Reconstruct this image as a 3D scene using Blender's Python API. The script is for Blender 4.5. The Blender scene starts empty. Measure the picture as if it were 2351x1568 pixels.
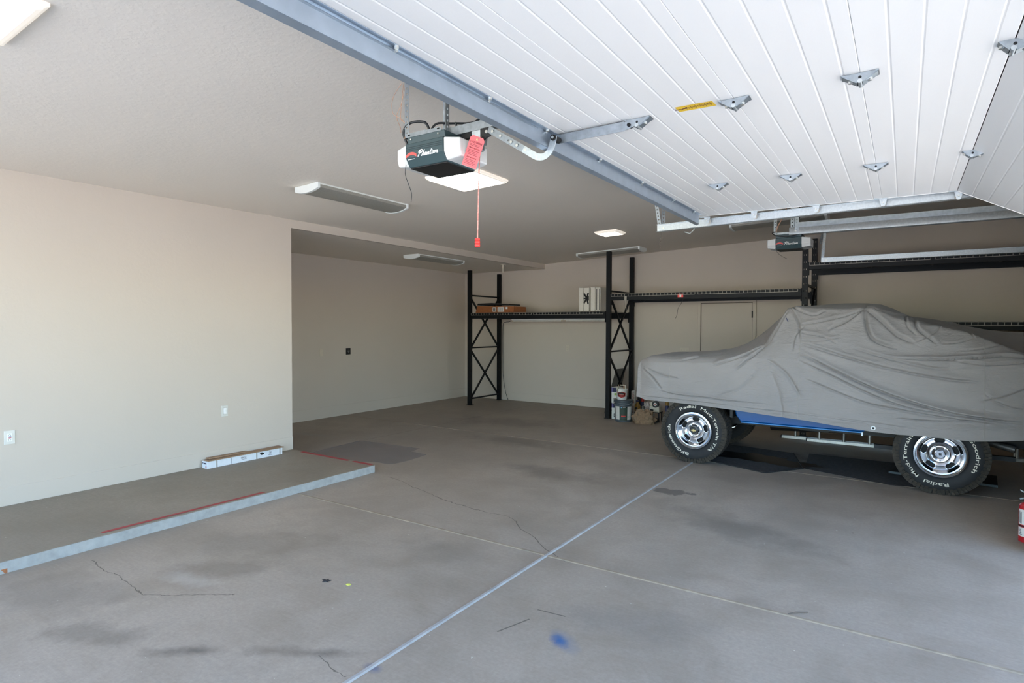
SKY_STRENGTH, SUN_STRENGTH, EXPOSURE = .85, 24.0, .54
import bpy, bmesh, math, random
import numpy as np
from mathutils import Vector, Matrix, noise
random.seed(7)
PI = math.pi
SC = bpy.context.scene
COL = SC.collection
ORG = {}

# ------------------------------------------------------------------ materials
def lin(c):
    return tuple(((v / 255) / 12.92 if v / 255 <= .04045 else ((v / 255 + .055) / 1.055) ** 2.4) for v in c)

class NT:
    def __init__(s, name):
        m = bpy.data.materials.new(name); m.use_nodes = True
        s.m = m; s.t = m.node_tree; s.n = s.t.nodes; s.l = s.t.links
        s.b = s.n['Principled BSDF']
    def new(s, ty, **kw):
        n = s.n.new(ty)
        for k, v in kw.items(): setattr(n, k, v)
        return n
    def link(s, a, b): s.l.new(a, b)
    def put(s, sock, v):
        if hasattr(v, 'is_linked'): s.link(v, sock)
        else: sock.default_value = v
    def coord(s, kind='Object'):
        return s.new('ShaderNodeTexCoord').outputs[kind]
    def mapping(s, vec, scale=(1, 1, 1), loc=(0, 0, 0), rot=(0, 0, 0)):
        n = s.new('ShaderNodeMapping'); s.link(vec, n.inputs[0])
        n.inputs['Scale'].default_value = scale; n.inputs['Location'].default_value = loc; n.inputs['Rotation'].default_value = rot
        return n.outputs[0]
    def noise(s, vec, scale=5, detail=4, rough=.5, dist=0):
        n = s.new('ShaderNodeTexNoise'); s.link(vec, n.inputs['Vector'])
        n.inputs['Scale'].default_value = scale; n.inputs['Detail'].default_value = detail
        n.inputs['Roughness'].default_value = rough; n.inputs['Distortion'].default_value = dist
        return n.outputs[0]
    def math(s, op, a, b=0.0, c=0.0, clamp=False):
        n = s.new('ShaderNodeMath', operation=op); n.use_clamp = clamp
        for i, v in enumerate((a, b, c)): s.put(n.inputs[i], v)
        return n.outputs[0]
    def ramp(s, fac, stops):
        n = s.new('ShaderNodeValToRGB'); s.link(fac, n.inputs[0]); e = n.color_ramp.elements
        while len(e) < len(stops): e.new(.5)
        for i, (p, c) in enumerate(stops):
            e[i].position = p; e[i].color = (c, c, c, 1) if not isinstance(c, tuple) else (*c[:3], 1)
        return n.outputs[0]
    def mix(s, fac, a, b, mode='MIX'):
        n = s.new('ShaderNodeMix', data_type='RGBA', blend_type=mode)
        s.put(n.inputs[0], fac)
        for i, v in ((6, a), (7, b)):
            s.put(n.inputs[i], (*v[:3], 1) if isinstance(v, tuple) else v)
        return n.outputs[2]
    def bump(s, h, strength=.3, dist=.01):
        n = s.new('ShaderNodeBump'); n.inputs['Strength'].default_value = strength; n.inputs['Distance'].default_value = dist
        s.link(h, n.inputs['Height']); s.link(n.outputs[0], s.b.inputs['Normal'])
    def base(s, v):
        s.put(s.b.inputs['Base Color'], (*v[:3], 1) if isinstance(v, tuple) else v)
    def set(s, rough=None, metal=None, spec=None, coat=None, trans=None, emit=None, es=0, alpha=None):
        i = s.b.inputs
        if rough is not None: s.put(i['Roughness'], rough)
        if metal is not None: i['Metallic'].default_value = metal
        if spec is not None: i['Specular IOR Level'].default_value = spec
        if coat is not None: i['Coat Weight'].default_value = coat; i['Coat Roughness'].default_value = .05
        if trans is not None: i['Transmission Weight'].default_value = trans
        if emit is not None: i['Emission Color'].default_value = (*emit, 1); i['Emission Strength'].default_value = es
        if alpha is not None: i['Alpha'].default_value = alpha

M = {}
def plain(name, rgb, rough=.5, metal=0, spec=.5, var=.08, scale=20, bump=0, bscale=200, coat=None, stretch=(1, 1, 1)):
    t = NT(name); c = lin(rgb); co = t.mapping(t.coord(), stretch)
    n = t.noise(co, scale, 4)
    f = t.ramp(n, [(.3, 0.), (.7, 1.)])
    t.base(t.mix(f, tuple(v * (1 - var) for v in c), tuple(min(1, v * (1 + var)) for v in c)))
    t.set(rough=rough, metal=metal, spec=spec, coat=coat)
    if bump: t.bump(t.noise(co, bscale, 3), bump, .004)
    M[name] = t.m
    return t

WALLC = (203, 193, 181)
def paint(name, rgb, bs=.25):
    t = NT(name); c = lin(rgb); co = t.coord()
    big = t.noise(co, .8, 3)
    t.base(t.mix(t.ramp(big, [(.3, 0.), (.7, 1.)]), tuple(v * .97 for v in c), c))
    t.set(rough=.75, spec=.25)
    a = t.noise(co, 28, 3, .55); b = t.noise(co, 110, 2)
    k = t.ramp(a, [(.45, 0.), (.6, 1.)])
    t.bump(t.math('ADD', k, t.math('MULTIPLY', b, .25)), bs, .004)
    M[name] = t.m
paint('wall_paint', WALLC, .07)
paint('ceiling_paint', (235, 227, 216), .11)
paint('trim_paint', (204, 194, 182), .05)

def concrete(name, rgb, stains=True):
    t = NT(name); c = lin(rgb); co = t.coord()
    sx = t.new('ShaderNodeSeparateXYZ'); t.link(co, sx.inputs[0]); X, Y = sx.outputs[0], sx.outputs[1]
    big = t.noise(co, .55, 5, .6, .6); mid = t.noise(co, 2.3, 6, .65, .4)
    fine = t.noise(co, 45, 4, .7); brush = t.noise(t.mapping(co, (1.5, 40, 1)), 2.5, 4, .6)
    col = t.mix(t.ramp(big, [(.3, 0.), (.72, 1.)]), tuple(v * .78 for v in c), tuple(v * 1.12 for v in c))
    col = t.mix(t.math('MULTIPLY', t.ramp(mid, [(.44, 0.), (.70, 1.)]), .6), col, tuple(v * f for v, f in zip(c, (.60, .57, .53))))
    col = t.mix(t.math('MULTIPLY', t.ramp(brush, [(.35, 0.), (.75, 1.)]), .18), col, tuple(v * 1.3 for v in c))
    col = t.mix(t.math('MULTIPLY', t.ramp(fine, [(.35, 0.), (.75, 1.)]), .42), col, tuple(v * .55 for v in c))
    speck = t.noise(co, 26, 2, .5)
    col = t.mix(t.ramp(speck, [(.765, 0.), (.79, .8)]), col, lin((200, 196, 186)))
    for sc, thr, rad, rgb_ in ((5.5, .55, .036, (216, 210, 194)), (4.0, .7, .04, (80, 74, 68)), (9.0, .6, .04, (200, 194, 180))):
        vo = t.new('ShaderNodeTexVoronoi'); vo.inputs['Scale'].default_value = sc; t.link(t.mapping(co, (1, 1.5 if sc > 5 else .8, .001), (sc, 2 * sc, 0)), vo.inputs['Vector'])
        sp = t.new('ShaderNodeSeparateColor'); t.link(vo.outputs['Color'], sp.inputs[0])
        f = t.math('MULTIPLY', t.math('LESS_THAN', vo.outputs['Distance'], t.math('MULTIPLY', sp.outputs[1], rad)), t.math('GREATER_THAN', sp.outputs[0], thr))
        col = t.mix(t.math('MULTIPLY', f, .8), col, lin(rgb_))
    sc_ = t.noise(t.mapping(co, (3, 26, 1), rot=(0, 0, .55)), 1.6, 6, .75, .3)
    col = t.mix(t.math('MULTIPLY', t.ramp(sc_, [(.56, 0.), (.72, 1.)]), .28), col, tuple(v * .62 for v in c))
    if stains:
        def spot(x, y, rx, ry, ang, rgb_, amt, edge=.35, warp=.35):
            nonlocal col
            ca, sa = math.cos(ang), math.sin(ang)
            dx = t.math('SUBTRACT', X, x); dy = t.math('SUBTRACT', Y, y)
            u = t.math('DIVIDE', t.math('ADD', t.math('MULTIPLY', dx, ca), t.math('MULTIPLY', dy, sa)), rx)
            v = t.math('DIVIDE', t.math('SUBTRACT', t.math('MULTIPLY', dy, ca), t.math('MULTIPLY', dx, sa)), ry)
            d = t.math('SQRT', t.math('ADD', t.math('MULTIPLY', u, u), t.math('MULTIPLY', v, v)))
            d = t.math('ADD', d, t.math('MULTIPLY', t.math('SUBTRACT', t.noise(co, 3.2 / max(rx, ry) ** .5, 5, .65), .5), warp * 6))
            f = t.ramp(d, [(max(0, 1 - edge * 2), amt), (1, 0.)])
            col = t.mix(f, col, lin(rgb_))
        dk = (62, 57, 54)
        for a in [(-2.99, 1.45, .16, .06, .58, dk, .5, .5, .3), (-2.87, 1.55, .14, .05, .5, dk, .55, .5, .3), (-2.55, 1.76, .20, .06, .58, dk, .5, .5, .3), (-2.36, 1.86, .30, .05, .6, dk, .5, .5, .3), (-3.45, 1.35, .40, .14, .5, dk, .32), (-3.75, 2.15, .55, .16, .6, (92, 84, 77), .35), (-3.75, 1.95, .28, .10, .3, (186, 180, 172), .45),
                  (-1.06, 4.88, .85, .30, -.35, (92, 87, 82), .42), (-4.2, 1.4, .6, .3, .3, (96, 92, 90), .3),
                  (-1.2, 3.0, .5, .25, .4, (100, 97, 95), .25), (-3.9, 2.6, .7, .3, .5, (104, 97, 90), .28),
                  (-2.7, 3.2, .5, .25, .2, (108, 102, 96), .25), (-3.2, 5.6, .8, .3, .1, (86, 80, 76), .4),
                  (-1.84, 5.62, .19, .10, .2, (92, 87, 82), .75, .12, .5), (-4.5, 6.9, .9, .35, 0, (80, 74, 69), .35),
                  (-1.44, 2.62, .085, .05, 2.5, (38, 84, 138), .95, .4, .25), (-1.42, 2.63, .13, .075, 2.5, (70, 108, 150), .5, .5, .2),
                  (-2.05, 1.92, .06, .04, 0, (70, 90, 128), .6, .4, .2), (-7.3, 5.6, .6, .12, .15, (150, 145, 138), .5),
                  (-.6, 2.2, .6, .2, .6, (150, 152, 158), .3), (-5.5, 8.2, 1.2, .5, .2, (76, 70, 64), .35),
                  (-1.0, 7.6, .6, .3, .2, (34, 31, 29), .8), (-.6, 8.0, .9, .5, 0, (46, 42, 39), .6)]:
            spot(*a)
        def crack(pts, wdt):
            nonlocal col
            for (x0, y0), (x1, y1) in zip(pts[:-1], pts[1:]):
                L = math.hypot(x1 - x0, y1 - y0); ux, uy = (x1 - x0) / L, (y1 - y0) / L
                dx = t.math('SUBTRACT', X, x0); dy = t.math('SUBTRACT', Y, y0)
                u = t.math('ADD', t.math('MULTIPLY', dx, ux), t.math('MULTIPLY', dy, uy))
                v = t.math('SUBTRACT', t.math('MULTIPLY', dy, ux), t.math('MULTIPLY', dx, uy))
                v = t.math('ABSOLUTE', t.math('ADD', v, t.math('MULTIPLY', t.math('SUBTRACT', t.noise(co, 4, 4, .6), .5), .13)))
                inside = t.math('MULTIPLY', t.math('GREATER_THAN', u, 0.), t.math('LESS_THAN', u, L))
                f = t.math('MULTIPLY', t.math('LESS_THAN', v, wdt), inside)
                col = t.mix(t.math('MULTIPLY', f, .75), col, lin((70, 63, 57)))
        crack([(-4.55, 4.5), (-3.4, 4.15), (-2.75, 4.1), (-2.06, 3.62), (-1.9, 3.55)], .0035)
        crack([(-4.6, 1.75), (-3.75, 1.7), (-3.3, 2.0)], .003)
        crack([(-2.35, 1.85), (-2.1, 1.8)], .002)
        for xl, w_, amt in ((-6.29, .004, .6),):
            f = t.math('MULTIPLY', t.math('LESS_THAN', t.math('ABSOLUTE', t.math('SUBTRACT', X, xl)), w_), t.math('GREATER_THAN', Y, 4.6))
            col = t.mix(t.math('MULTIPLY', f, amt), col, lin((52, 46, 41)))
        for (x, y, L, a) in ((-1.62, 2.85, .17, .1), (-1.72, 2.62, .22, 1.25)):
            dx = t.math('SUBTRACT', X, x); dy = t.math('SUBTRACT', Y, y); ca, sa = math.cos(a), math.sin(a)
            u = t.math('ABSOLUTE', t.math('ADD', t.math('MULTIPLY', dx, ca), t.math('MULTIPLY', dy, sa)))
            v = t.math('ABSOLUTE', t.math('SUBTRACT', t.math('MULTIPLY', dy, ca), t.math('MULTIPLY', dx, sa)))
            f = t.math('MULTIPLY', t.math('LESS_THAN', u, L / 2), t.math('LESS_THAN', v, .005))
            col = t.mix(t.math('MULTIPLY', f, .7), col, lin((66, 60, 57)))
    t.base(col)
    t.set(rough=t.ramp(mid, [(.3, .62), (.7, .48)]), spec=.35)
    t.bump(t.math('ADD', fine, t.math('MULTIPLY', brush, .5)), .12, .004)
    M[name] = t.m
concrete('concrete', (167, 155, 141))
concrete('slab_concrete', (146, 136, 122), False)
concrete('drive_concrete', (204, 201, 196), False)

plain('curb_face', (164, 165, 163), .85, var=.12, scale=18, bump=.5, bscale=90)
plain('red_paint', (158, 58, 60), .6, var=.25, scale=25)
plain('rust', (150, 96, 62), .8, var=.3, scale=30)
plain('joint_tan', (152, 138, 119), .7, var=.2, scale=12)
plain('joint_vinyl', (164, 162, 160), .5, var=.15, scale=10)
plain('door_white', (246, 245, 243), .42, var=.008, scale=6, bump=.06, bscale=160, stretch=(1, .25, 1))
plain('door_dark', (60, 50, 46), .8)
plain('galv', (168, 176, 182), .34, metal=.85, var=.14, scale=35, bump=.05)
plain('galv_light', (198, 204, 206), .36, metal=.75, var=.10, scale=60, bump=.05)
plain('strut_metal', (172, 184, 196), .32, metal=.8, var=.07, scale=12)
plain('bolt', (215, 215, 208), .3, metal=.8)
plain('hole', (22, 22, 22), .8)
plain('rack_black', (7, 10, 13), .5, spec=.28, var=.2, scale=14)
plain('wire', (156, 150, 140), .45, metal=.3)
plain('green_case', (56, 76, 80), .45, var=.06)
plain('green_groove', (38, 52, 56), .5)
plain('lens_white', (222, 224, 222), .4, var=.03)
plain('black_plastic', (18, 18, 19), .5)
plain('cable', (30, 32, 34), .45)
plain('copper_wire', (206, 160, 130), .4)
plain('tag_pink', (250, 112, 116), .6, var=.04)
plain('print_dark', (92, 46, 50), .7)
plain('red_plastic', (236, 62, 58), .4, var=.04)
plain('rope', (222, 150, 140), .7, var=.35, scale=90)
plain('white_print', (238, 238, 236), .6)
plain('logo_red', (226, 92, 86), .5)
plain('fixture_white', (232, 236, 234), .35, var=.02)
plain('plate_white', (214, 212, 204), .4, var=.02)
plain('plate_beige', (206, 196, 180), .45, var=.02)
plain('switch_line', (170, 168, 160), .5)
plain('outlet_dark', (50, 46, 46), .5)
plain('outlet_blue', (50, 70, 130), .5)
plain('outlet_red', (190, 50, 60), .5)
plain('carton_white', (226, 230, 236), .55, var=.03)
plain('cardboard', (150, 122, 96), .8, var=.1, scale=30, bump=.15)
plain('cardboard_orange', (146, 88, 48), .8, var=.1, scale=20)
plain('tape', (150, 146, 138), .4)
plain('foam', (216, 212, 202), .85, var=.05, scale=60, bump=.4, bscale=220)
plain('tyre', (30, 30, 31), .72, var=.2, scale=14, bump=.08)
plain('tread', (54, 48, 40), .85, var=.3, scale=30, bump=.3)
plain('letter_white', (220, 214, 198), .7, var=.12, scale=60)
plain('aluminium', (214, 216, 220), .14, metal=1, var=.05, scale=8)
plain('chrome', (235, 235, 238), .07, metal=1, var=.02)
plain('brake_dark', (24, 24, 24), .7)
plain('cap_dark', (34, 33, 30), .35)
plain('gold', (196, 176, 120), .35, metal=.6)
plain('blue_paint', (3, 76, 138), .2, var=.04, coat=.4)
plain('sky_sheen_blue', (40, 122, 186), .3)  # sky reflection put into the colour of the sill lip
plain('chassis', (26, 26, 27), .6, var=.2)
plain('pipe_metal', (96, 92, 88), .5, metal=.6, var=.2)
plain('ladder_alu', (206, 208, 210), .3, metal=.85, var=.1)
plain('ladder_cap', (30, 30, 32), .6)
plain('mat_dark', (66, 62, 60), .95, var=.3, scale=30, bump=.4, bscale=260)
plain('mat_edge', (30, 29, 30), .8)
plain('oil', (9, 9, 9), .35, var=.3)
plain('board', (52, 66, 72), .5)
plain('extinguisher_red', (176, 22, 34), .28, var=.05, coat=.4)
plain('label_white', (216, 214, 208), .6, var=.03)
plain('label_print', (44, 46, 70), .6)
plain('box_blue', (36, 40, 76), .55, var=.25, scale=60)
plain('box_white', (226, 224, 216), .6, var=.03)
plain('box_green', (136, 176, 66), .6)
plain('box_purple', (110, 98, 150), .6)
plain('bucket_grey', (78, 86, 92), .4, var=.06)
plain('bucket_dark', (52, 60, 66), .45)
plain('label_green', (44, 62, 50), .55, var=.12, scale=40)
plain('label_red', (206, 68, 60), .55)
plain('sky_blue', (110, 170, 200), .5)
plain('pail_white', (224, 222, 216), .45, var=.03)
plain('dark_red', (150, 32, 22), .5)
plain('wood', (150, 122, 96), .7, var=.12, scale=14, stretch=(1, 1, 6))
plain('panel_grey', (74, 70, 64), .7, var=.06)
plain('paper_bag', (140, 116, 92), .9, var=.2, scale=40, bump=.5, bscale=60)
plain('bag_clear', (178, 164, 158), .5, var=.3, scale=40)
plain('teal', (24, 96, 98), .5)
plain('amber', (136, 100, 36), .3, var=.2, scale=30)
plain('brown_bottle', (74, 46, 30), .3)
plain('cream', (204, 190, 164), .5)
plain('tool_white', (196, 190, 172), .45, var=.06)
plain('steel', (180, 190, 196), .3, metal=.5)
t = NT('skylight_rim_glow'); t.base(lin((236, 226, 212))); t.set(rough=.5, emit=(1, .93, .84), es=.33); M['skylight_rim_glow'] = t.m  # frame glows faintly, standing in for light from the pane
plain('leaf_yellow', (214, 214, 96), .6)
plain('leaf_dark', (52, 48, 48), .8)
plain('twig', (96, 84, 74), .8)
plain('sticker_yellow', (244, 204, 62), .55, var=.04)
plain('stucco', (206, 192, 172), .85, var=.06, bump=.3)
plain('tube_white', (222, 222, 214), .35)
plain('lens_grey', (150, 148, 140), .38, var=.06, scale=60, bump=.12, bscale=300)

t = NT('cover_fabric'); co = t.coord(); c = lin((146, 141, 138))
n1 = t.noise(co, 2.2, 4); n2 = t.noise(t.mapping(co, (3, 3, 9), rot=(0, .35, 0)), 2.6, 5, .6, .8); n3 = t.noise(co, 16, 4, .6, .5)
t.base(t.mix(t.ramp(n1, [(.3, 0.), (.7, 1.)]), tuple(v * .93 for v in c), tuple(v * 1.05 for v in c)))
t.set(rough=.62, spec=.3); t.b.inputs['Sheen Weight'].default_value = .1
t.bump(t.math('ADD', n2, t.math('MULTIPLY', n3, .4)), .5, .022); M['cover_fabric'] = t.m

t = NT('skylight_pane'); t.base(lin((240, 238, 230))); t.set(rough=.5, emit=(1, .975, .92), es=9.0); M['skylight_pane'] = t.m
SKYPANE = t
t = NT('clear_mat'); c = lin((172, 162, 158)); t.base(c); t.set(rough=.42, spec=.5, alpha=.4); M['clear_mat'] = t.m

# ------------------------------------------------------------------ mesh collecting
class MB:
    def __init__(s): s.v = []; s.f = []
    def add(s, vs, fs):
        o = len(s.v); s.v += [tuple(map(float, v)) for v in vs]; s.f += [tuple(i + o for i in f) for f in fs]; return s
    def box(s, x0, x1, y0, y1, z0, z1):
        v = [(x, y, z) for x in (x0, x1) for y in (y0, y1) for z in (z0, z1)]
        return s.add(v, [(0, 1, 3, 2), (4, 6, 7, 5), (0, 4, 5, 1), (2, 3, 7, 6), (0, 2, 6, 4), (1, 5, 7, 3)])
    def hexa(s, a, b):
        return s.add(list(a) + list(b), [(3, 2, 1, 0), (4, 5, 6, 7), (0, 1, 5, 4), (1, 2, 6, 5), (2, 3, 7, 6), (3, 0, 4, 7)])
    def frame(s, p0, p1, up=(0, 0, 1)):
        d = (Vector(p1) - Vector(p0)).normalized(); u = Vector(up)
        if abs(d.dot(u)) > .98: u = Vector((1, 0, 0))
        a = d.cross(u).normalized(); b = a.cross(d).normalized(); return d, a, b
    def bar(s, p0, p1, w, h, up=(0, 0, 1)):
        d, a, b = s.frame(p0, p1, up); P0, P1 = Vector(p0), Vector(p1)
        q = [(-w / 2, -h / 2), (w / 2, -h / 2), (w / 2, h / 2), (-w / 2, h / 2)]
        return s.hexa([P0 + a * x + b * y for x, y in q], [P1 + a * x + b * y for x, y in q])
    def cyl(s, p0, p1, r0, r1=None, n=20, caps=True):
        r1 = r0 if r1 is None else r1
        d, a, b = s.frame(p0, p1); P0, P1 = Vector(p0), Vector(p1)
        cs = [(math.cos(2 * PI * i / n), math.sin(2 * PI * i / n)) for i in range(n)]
        v = [P0 + a * x * r0 + b * y * r0 for x, y in cs] + [P1 + a * x * r1 + b * y * r1 for x, y in cs]
        f = [(i, (i + 1) % n, n + (i + 1) % n, n + i) for i in range(n)]
        if caps: f += [tuple(range(n))[::-1], tuple(range(n, 2 * n))]
        return s.add(v, f)
    def tube(s, pts, r, n=8):
        P = [Vector(p) for p in pts]; rings = []; prev = None
        for i, p in enumerate(P):
            d = (P[min(i + 1, len(P) - 1)] - P[max(i - 1, 0)]).normalized()
            if prev is None:
                u = Vector((0, 0, 1)) if abs(d.z) < .9 else Vector((1, 0, 0)); a = d.cross(u).normalized()
            else:
                a = (prev - d * prev.dot(d)).normalized()
            b = d.cross(a); prev = a
            rings += [p + a * r * math.cos(2 * PI * k / n) + b * r * math.sin(2 * PI * k / n) for k in range(n)]
        f = [(i * n + k, i * n + (k + 1) % n, (i + 1) * n + (k + 1) % n, (i + 1) * n + k) for i in range(len(P) - 1) for k in range(n)]
        f += [tuple(range(n))[::-1], tuple(range((len(P) - 1) * n, len(P) * n))]
        return s.add(rings, f)
    def prism(s, poly, axis, a, b):
        # poly: (u, v) list; axis 'x': (a,u,v) 'y': (u,a,v) 'z': (u,v,a)
        g = {'x': lambda u, v, c: (c, u, v), 'y': lambda u, v, c: (u, c, v), 'z': lambda u, v, c: (u, v, c)}[axis]
        n = len(poly)
        v = [g(u, w, a) for u, w in poly] + [g(u, w, b) for u, w in poly]
        return s.add(v, [tuple(range(n)), tuple(range(2 * n - 1, n - 1, -1))] + [(i, n + i, n + (i + 1) % n, (i + 1) % n) for i in range(n)])
    def lathe(s, prof, center, axis='z', n=32, closed=False, caps=True):
        v = []; c = Vector(center)
        for r, h in prof:
            for i in range(n):
                x, y = r * math.cos(2 * PI * i / n), r * math.sin(2 * PI * i / n)
                v.append(c + Vector({'z': (x, y, h), 'y': (x, h, y), 'x': (h, x, y)}[axis]))
        m = len(prof); f = []
        for j in range(m - 1 + (1 if closed else 0)):
            k = (j + 1) % m
            f += [(j * n + i, j * n + (i + 1) % n, k * n + (i + 1) % n, k * n + i) for i in range(n)]
        if not closed and caps:
            if prof[0][0] > 1e-6: f.append(tuple(range(n))[::-1])
            if prof[-1][0] > 1e-6: f.append(tuple(range((m - 1) * n, m * n)))
        return s.add(v, f)
    def sphere(s, c, r, n=10, sc=(1, 1, 1)):
        v = []; f = []
        for j in range(n + 1):
            th = PI * j / n
            for i in range(2 * n):
                ph = PI * i / n
                v.append((c[0] + sc[0] * r * math.sin(th) * math.cos(ph), c[1] + sc[1] * r * math.sin(th) * math.sin(ph), c[2] + sc[2] * r * math.cos(th)))
        for j in range(n):
            for i in range(2 * n):
                f.append((j * 2 * n + i, j * 2 * n + (i + 1) % (2 * n), (j + 1) * 2 * n + (i + 1) % (2 * n), (j + 1) * 2 * n + i))
        return s.add(v, f)
    def quad(s, *p): return s.add(p, [tuple(range(len(p)))])
    def xf(s, mat):
        s.v = [tuple(mat @ Vector(v)) for v in s.v]; return s
    def merge(s, o): return s.add(o.v, o.f)

def mesh_obj(name, mb, mat, org, smooth=None, bevel=0):
    me = bpy.data.meshes.new(name)
    me.from_pydata([(v[0] - org[0], v[1] - org[1], v[2] - org[2]) for v in mb.v], [], mb.f)
    bm = bmesh.new(); bm.from_mesh(me); bmesh.ops.remove_doubles(bm, verts=bm.verts, dist=1e-6)
    bmesh.ops.recalc_face_normals(bm, faces=bm.faces); bm.to_mesh(me); bm.free()
    if smooth is not None:
        me.shade_smooth(); me.set_sharp_from_angle(angle=math.radians(smooth))
    o = bpy.data.objects.new(name, me); COL.objects.link(o)
    me.materials.append(M[mat] if isinstance(mat, str) else mat)
    if bevel:
        b = o.modifiers.new('bevel', 'BEVEL'); b.width = bevel; b.segments = 2; b.limit_method = 'ANGLE'
    return o

def tag(o, label=None, cat=None, group=None, kind=None):
    for k, v in (('label', label), ('category', cat), ('group', group), ('kind', kind)):
        if v: o[k] = v
    return o
def empty(name, loc, label, cat, group=None):
    o = bpy.data.objects.new(name, None); COL.objects.link(o); o.location = loc; o.empty_display_size = .05
    ORG[o] = tuple(loc); return tag(o, label, cat, group)
def part(name, mb, mat, parent, smooth=None, bevel=0, label=None):
    o = mesh_obj(name, mb, mat, ORG[parent], smooth, bevel); o.parent = parent; ORG[o] = ORG[parent]
    if label: o['label'] = label
    return o
def thing(name, mb, mat, label, cat, group=None, smooth=None, bevel=0, kind=None):
    a = np.array(mb.v); lo, hi = a.min(0), a.max(0); org = ((lo[0] + hi[0]) / 2, (lo[1] + hi[1]) / 2, lo[2])
    o = mesh_obj(name, mb, mat, org, smooth, bevel); o.location = org; ORG[o] = org
    return tag(o, label, cat, group, kind)
def struct(name, mb, mat, label=None, smooth=None, bevel=0):
    o = mesh_obj(name, mb, mat, (0, 0, 0), smooth, bevel); ORG[o] = (0, 0, 0)
    return tag(o, label, None, None, 'structure')
def dup(o, loc, rot=None, label=None, mirror=False):
    r = o.copy(); COL.objects.link(r); r.location = loc
    if rot is not None: r.rotation_euler = rot
    if label: r['label'] = label
    for ch in list(o.children):
        c = ch.copy(); COL.objects.link(c); c.parent = r
        for g in list(ch.children):
            d = g.copy(); COL.objects.link(d); d.parent = c
    ORG[r] = tuple(loc)
    return r
def text_mb(s, size, sx=1.0, shear=0, extrude=.0008, offset=0, align='CENTER'):
    cu = bpy.data.curves.new('t', 'FONT'); cu.body = s; cu.size = size; cu.shear = shear; cu.extrude = extrude; cu.offset = offset
    cu.align_x = align; cu.align_y = 'CENTER'; cu.resolution_u = 3
    ob = bpy.data.objects.new('t', cu); COL.objects.link(ob)
    dg = bpy.context.evaluated_depsgraph_get(); me = ob.evaluated_get(dg).to_mesh()
    mb = MB().add([(v.co.x * sx, v.co.y, v.co.z) for v in me.vertices], [tuple(p.vertices) for p in me.polygons])
    ob.evaluated_get(dg).to_mesh_clear(); bpy.data.objects.remove(ob); bpy.data.curves.remove(cu)
    return mb
def basis(o, ux, uy):
    ux = Vector(ux).normalized(); uy = Vector(uy).normalized(); uz = ux.cross(uy)
    m = Matrix((ux, uy, uz)).transposed().to_4x4(); m.translation = Vector(o); return m
def smooth_path(pts, n=6):
    P = [Vector(p) for p in pts]; out = []
    for i in range(len(P) - 1):
        a, b, c, d = P[max(i - 1, 0)], P[i], P[i + 1], P[min(i + 2, len(P) - 1)]
        for k in range(n):
            u = k / n
            out.append(.5 * ((2 * b) + (c - a) * u + (2 * a - 5 * b + 4 * c - d) * u * u + (3 * b - a - 3 * c + d) * u ** 3))
    out.append(P[-1]); return out
def CZ(x): return 3.138 + .038 * x
# ------------------------------------------------------------------ the room
XL, XR, YB, XW, XJ = -6.273, -8.38, 10.7, .86, 2.05     # left wall, recess wall, back wall, near-bay front wall, far-bay front wall
YN, YE = -1.7, 4.57                                      # rear of the near bay, end of the left wall
struct('floor', MB().box(XR - .2, XJ + .1, YN - .1, YB + .2, -.15, 0), 'concrete', 'stained grey concrete garage floor')
slab = [(XL - .05, YN), (-4.82, YN), (-4.80, 4.55), (-4.83, 4.575), (XL - .05, 4.575)]
ns = 60; rng = random.Random(3)
edge = [(-4.815 + rng.uniform(-.006, .006), YN + (4.545 - YN) * i / ns) for i in range(ns + 1)]
poly = [(XL - .05, YN)] + edge + [(-4.845, 4.575), (XL - .05, 4.575)]
struct('floor.001', MB().prism(poly, 'z', 0.0, .08), 'slab_concrete', 'raised concrete slab along the left wall', bevel=.006)
m = MB()
for i in range(ns):
    (xa, ya), (xb, yb) = edge[i], edge[i + 1]
    m.quad((xa + .003, ya, 0), (xb + .003, yb, 0), (xb + .002, yb, .076), (xa + .002, ya, .076))
m.quad((edge[-1][0] + .003, edge[-1][1], 0), (-4.843, 4.578, 0), (-4.843, 4.578, .076), (edge[-1][0] + .002, edge[-1][1], .076))
struct('trim_1', m, 'curb_face', 'pale worn concrete face of the raised slab')
m = MB().box(-6.02, -4.86, 4.53, 4.565, .0805, .082)
struct('trim_2', MB().box(-6.05, -5.22, 4.515, 4.562, .0802, .0818).box(-5.14, -4.85, 4.515, 4.562, .0802, .0818), 'red_paint', 'red painted line on the end of the raised slab')
struct('trim_3', MB().quad((-4.905, 1.93, .0815), (-4.862, 1.93, .0815), (-4.835, 3.25, .0815), (-4.878, 3.22, .0815)), 'red_paint', 'red painted line on the long edge of the raised slab')
struct('trim_4', MB().box(-4.811, -4.808, 1.22, 1.36, .0, .03), 'rust', 'rust stain at the foot of the raised slab')
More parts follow.
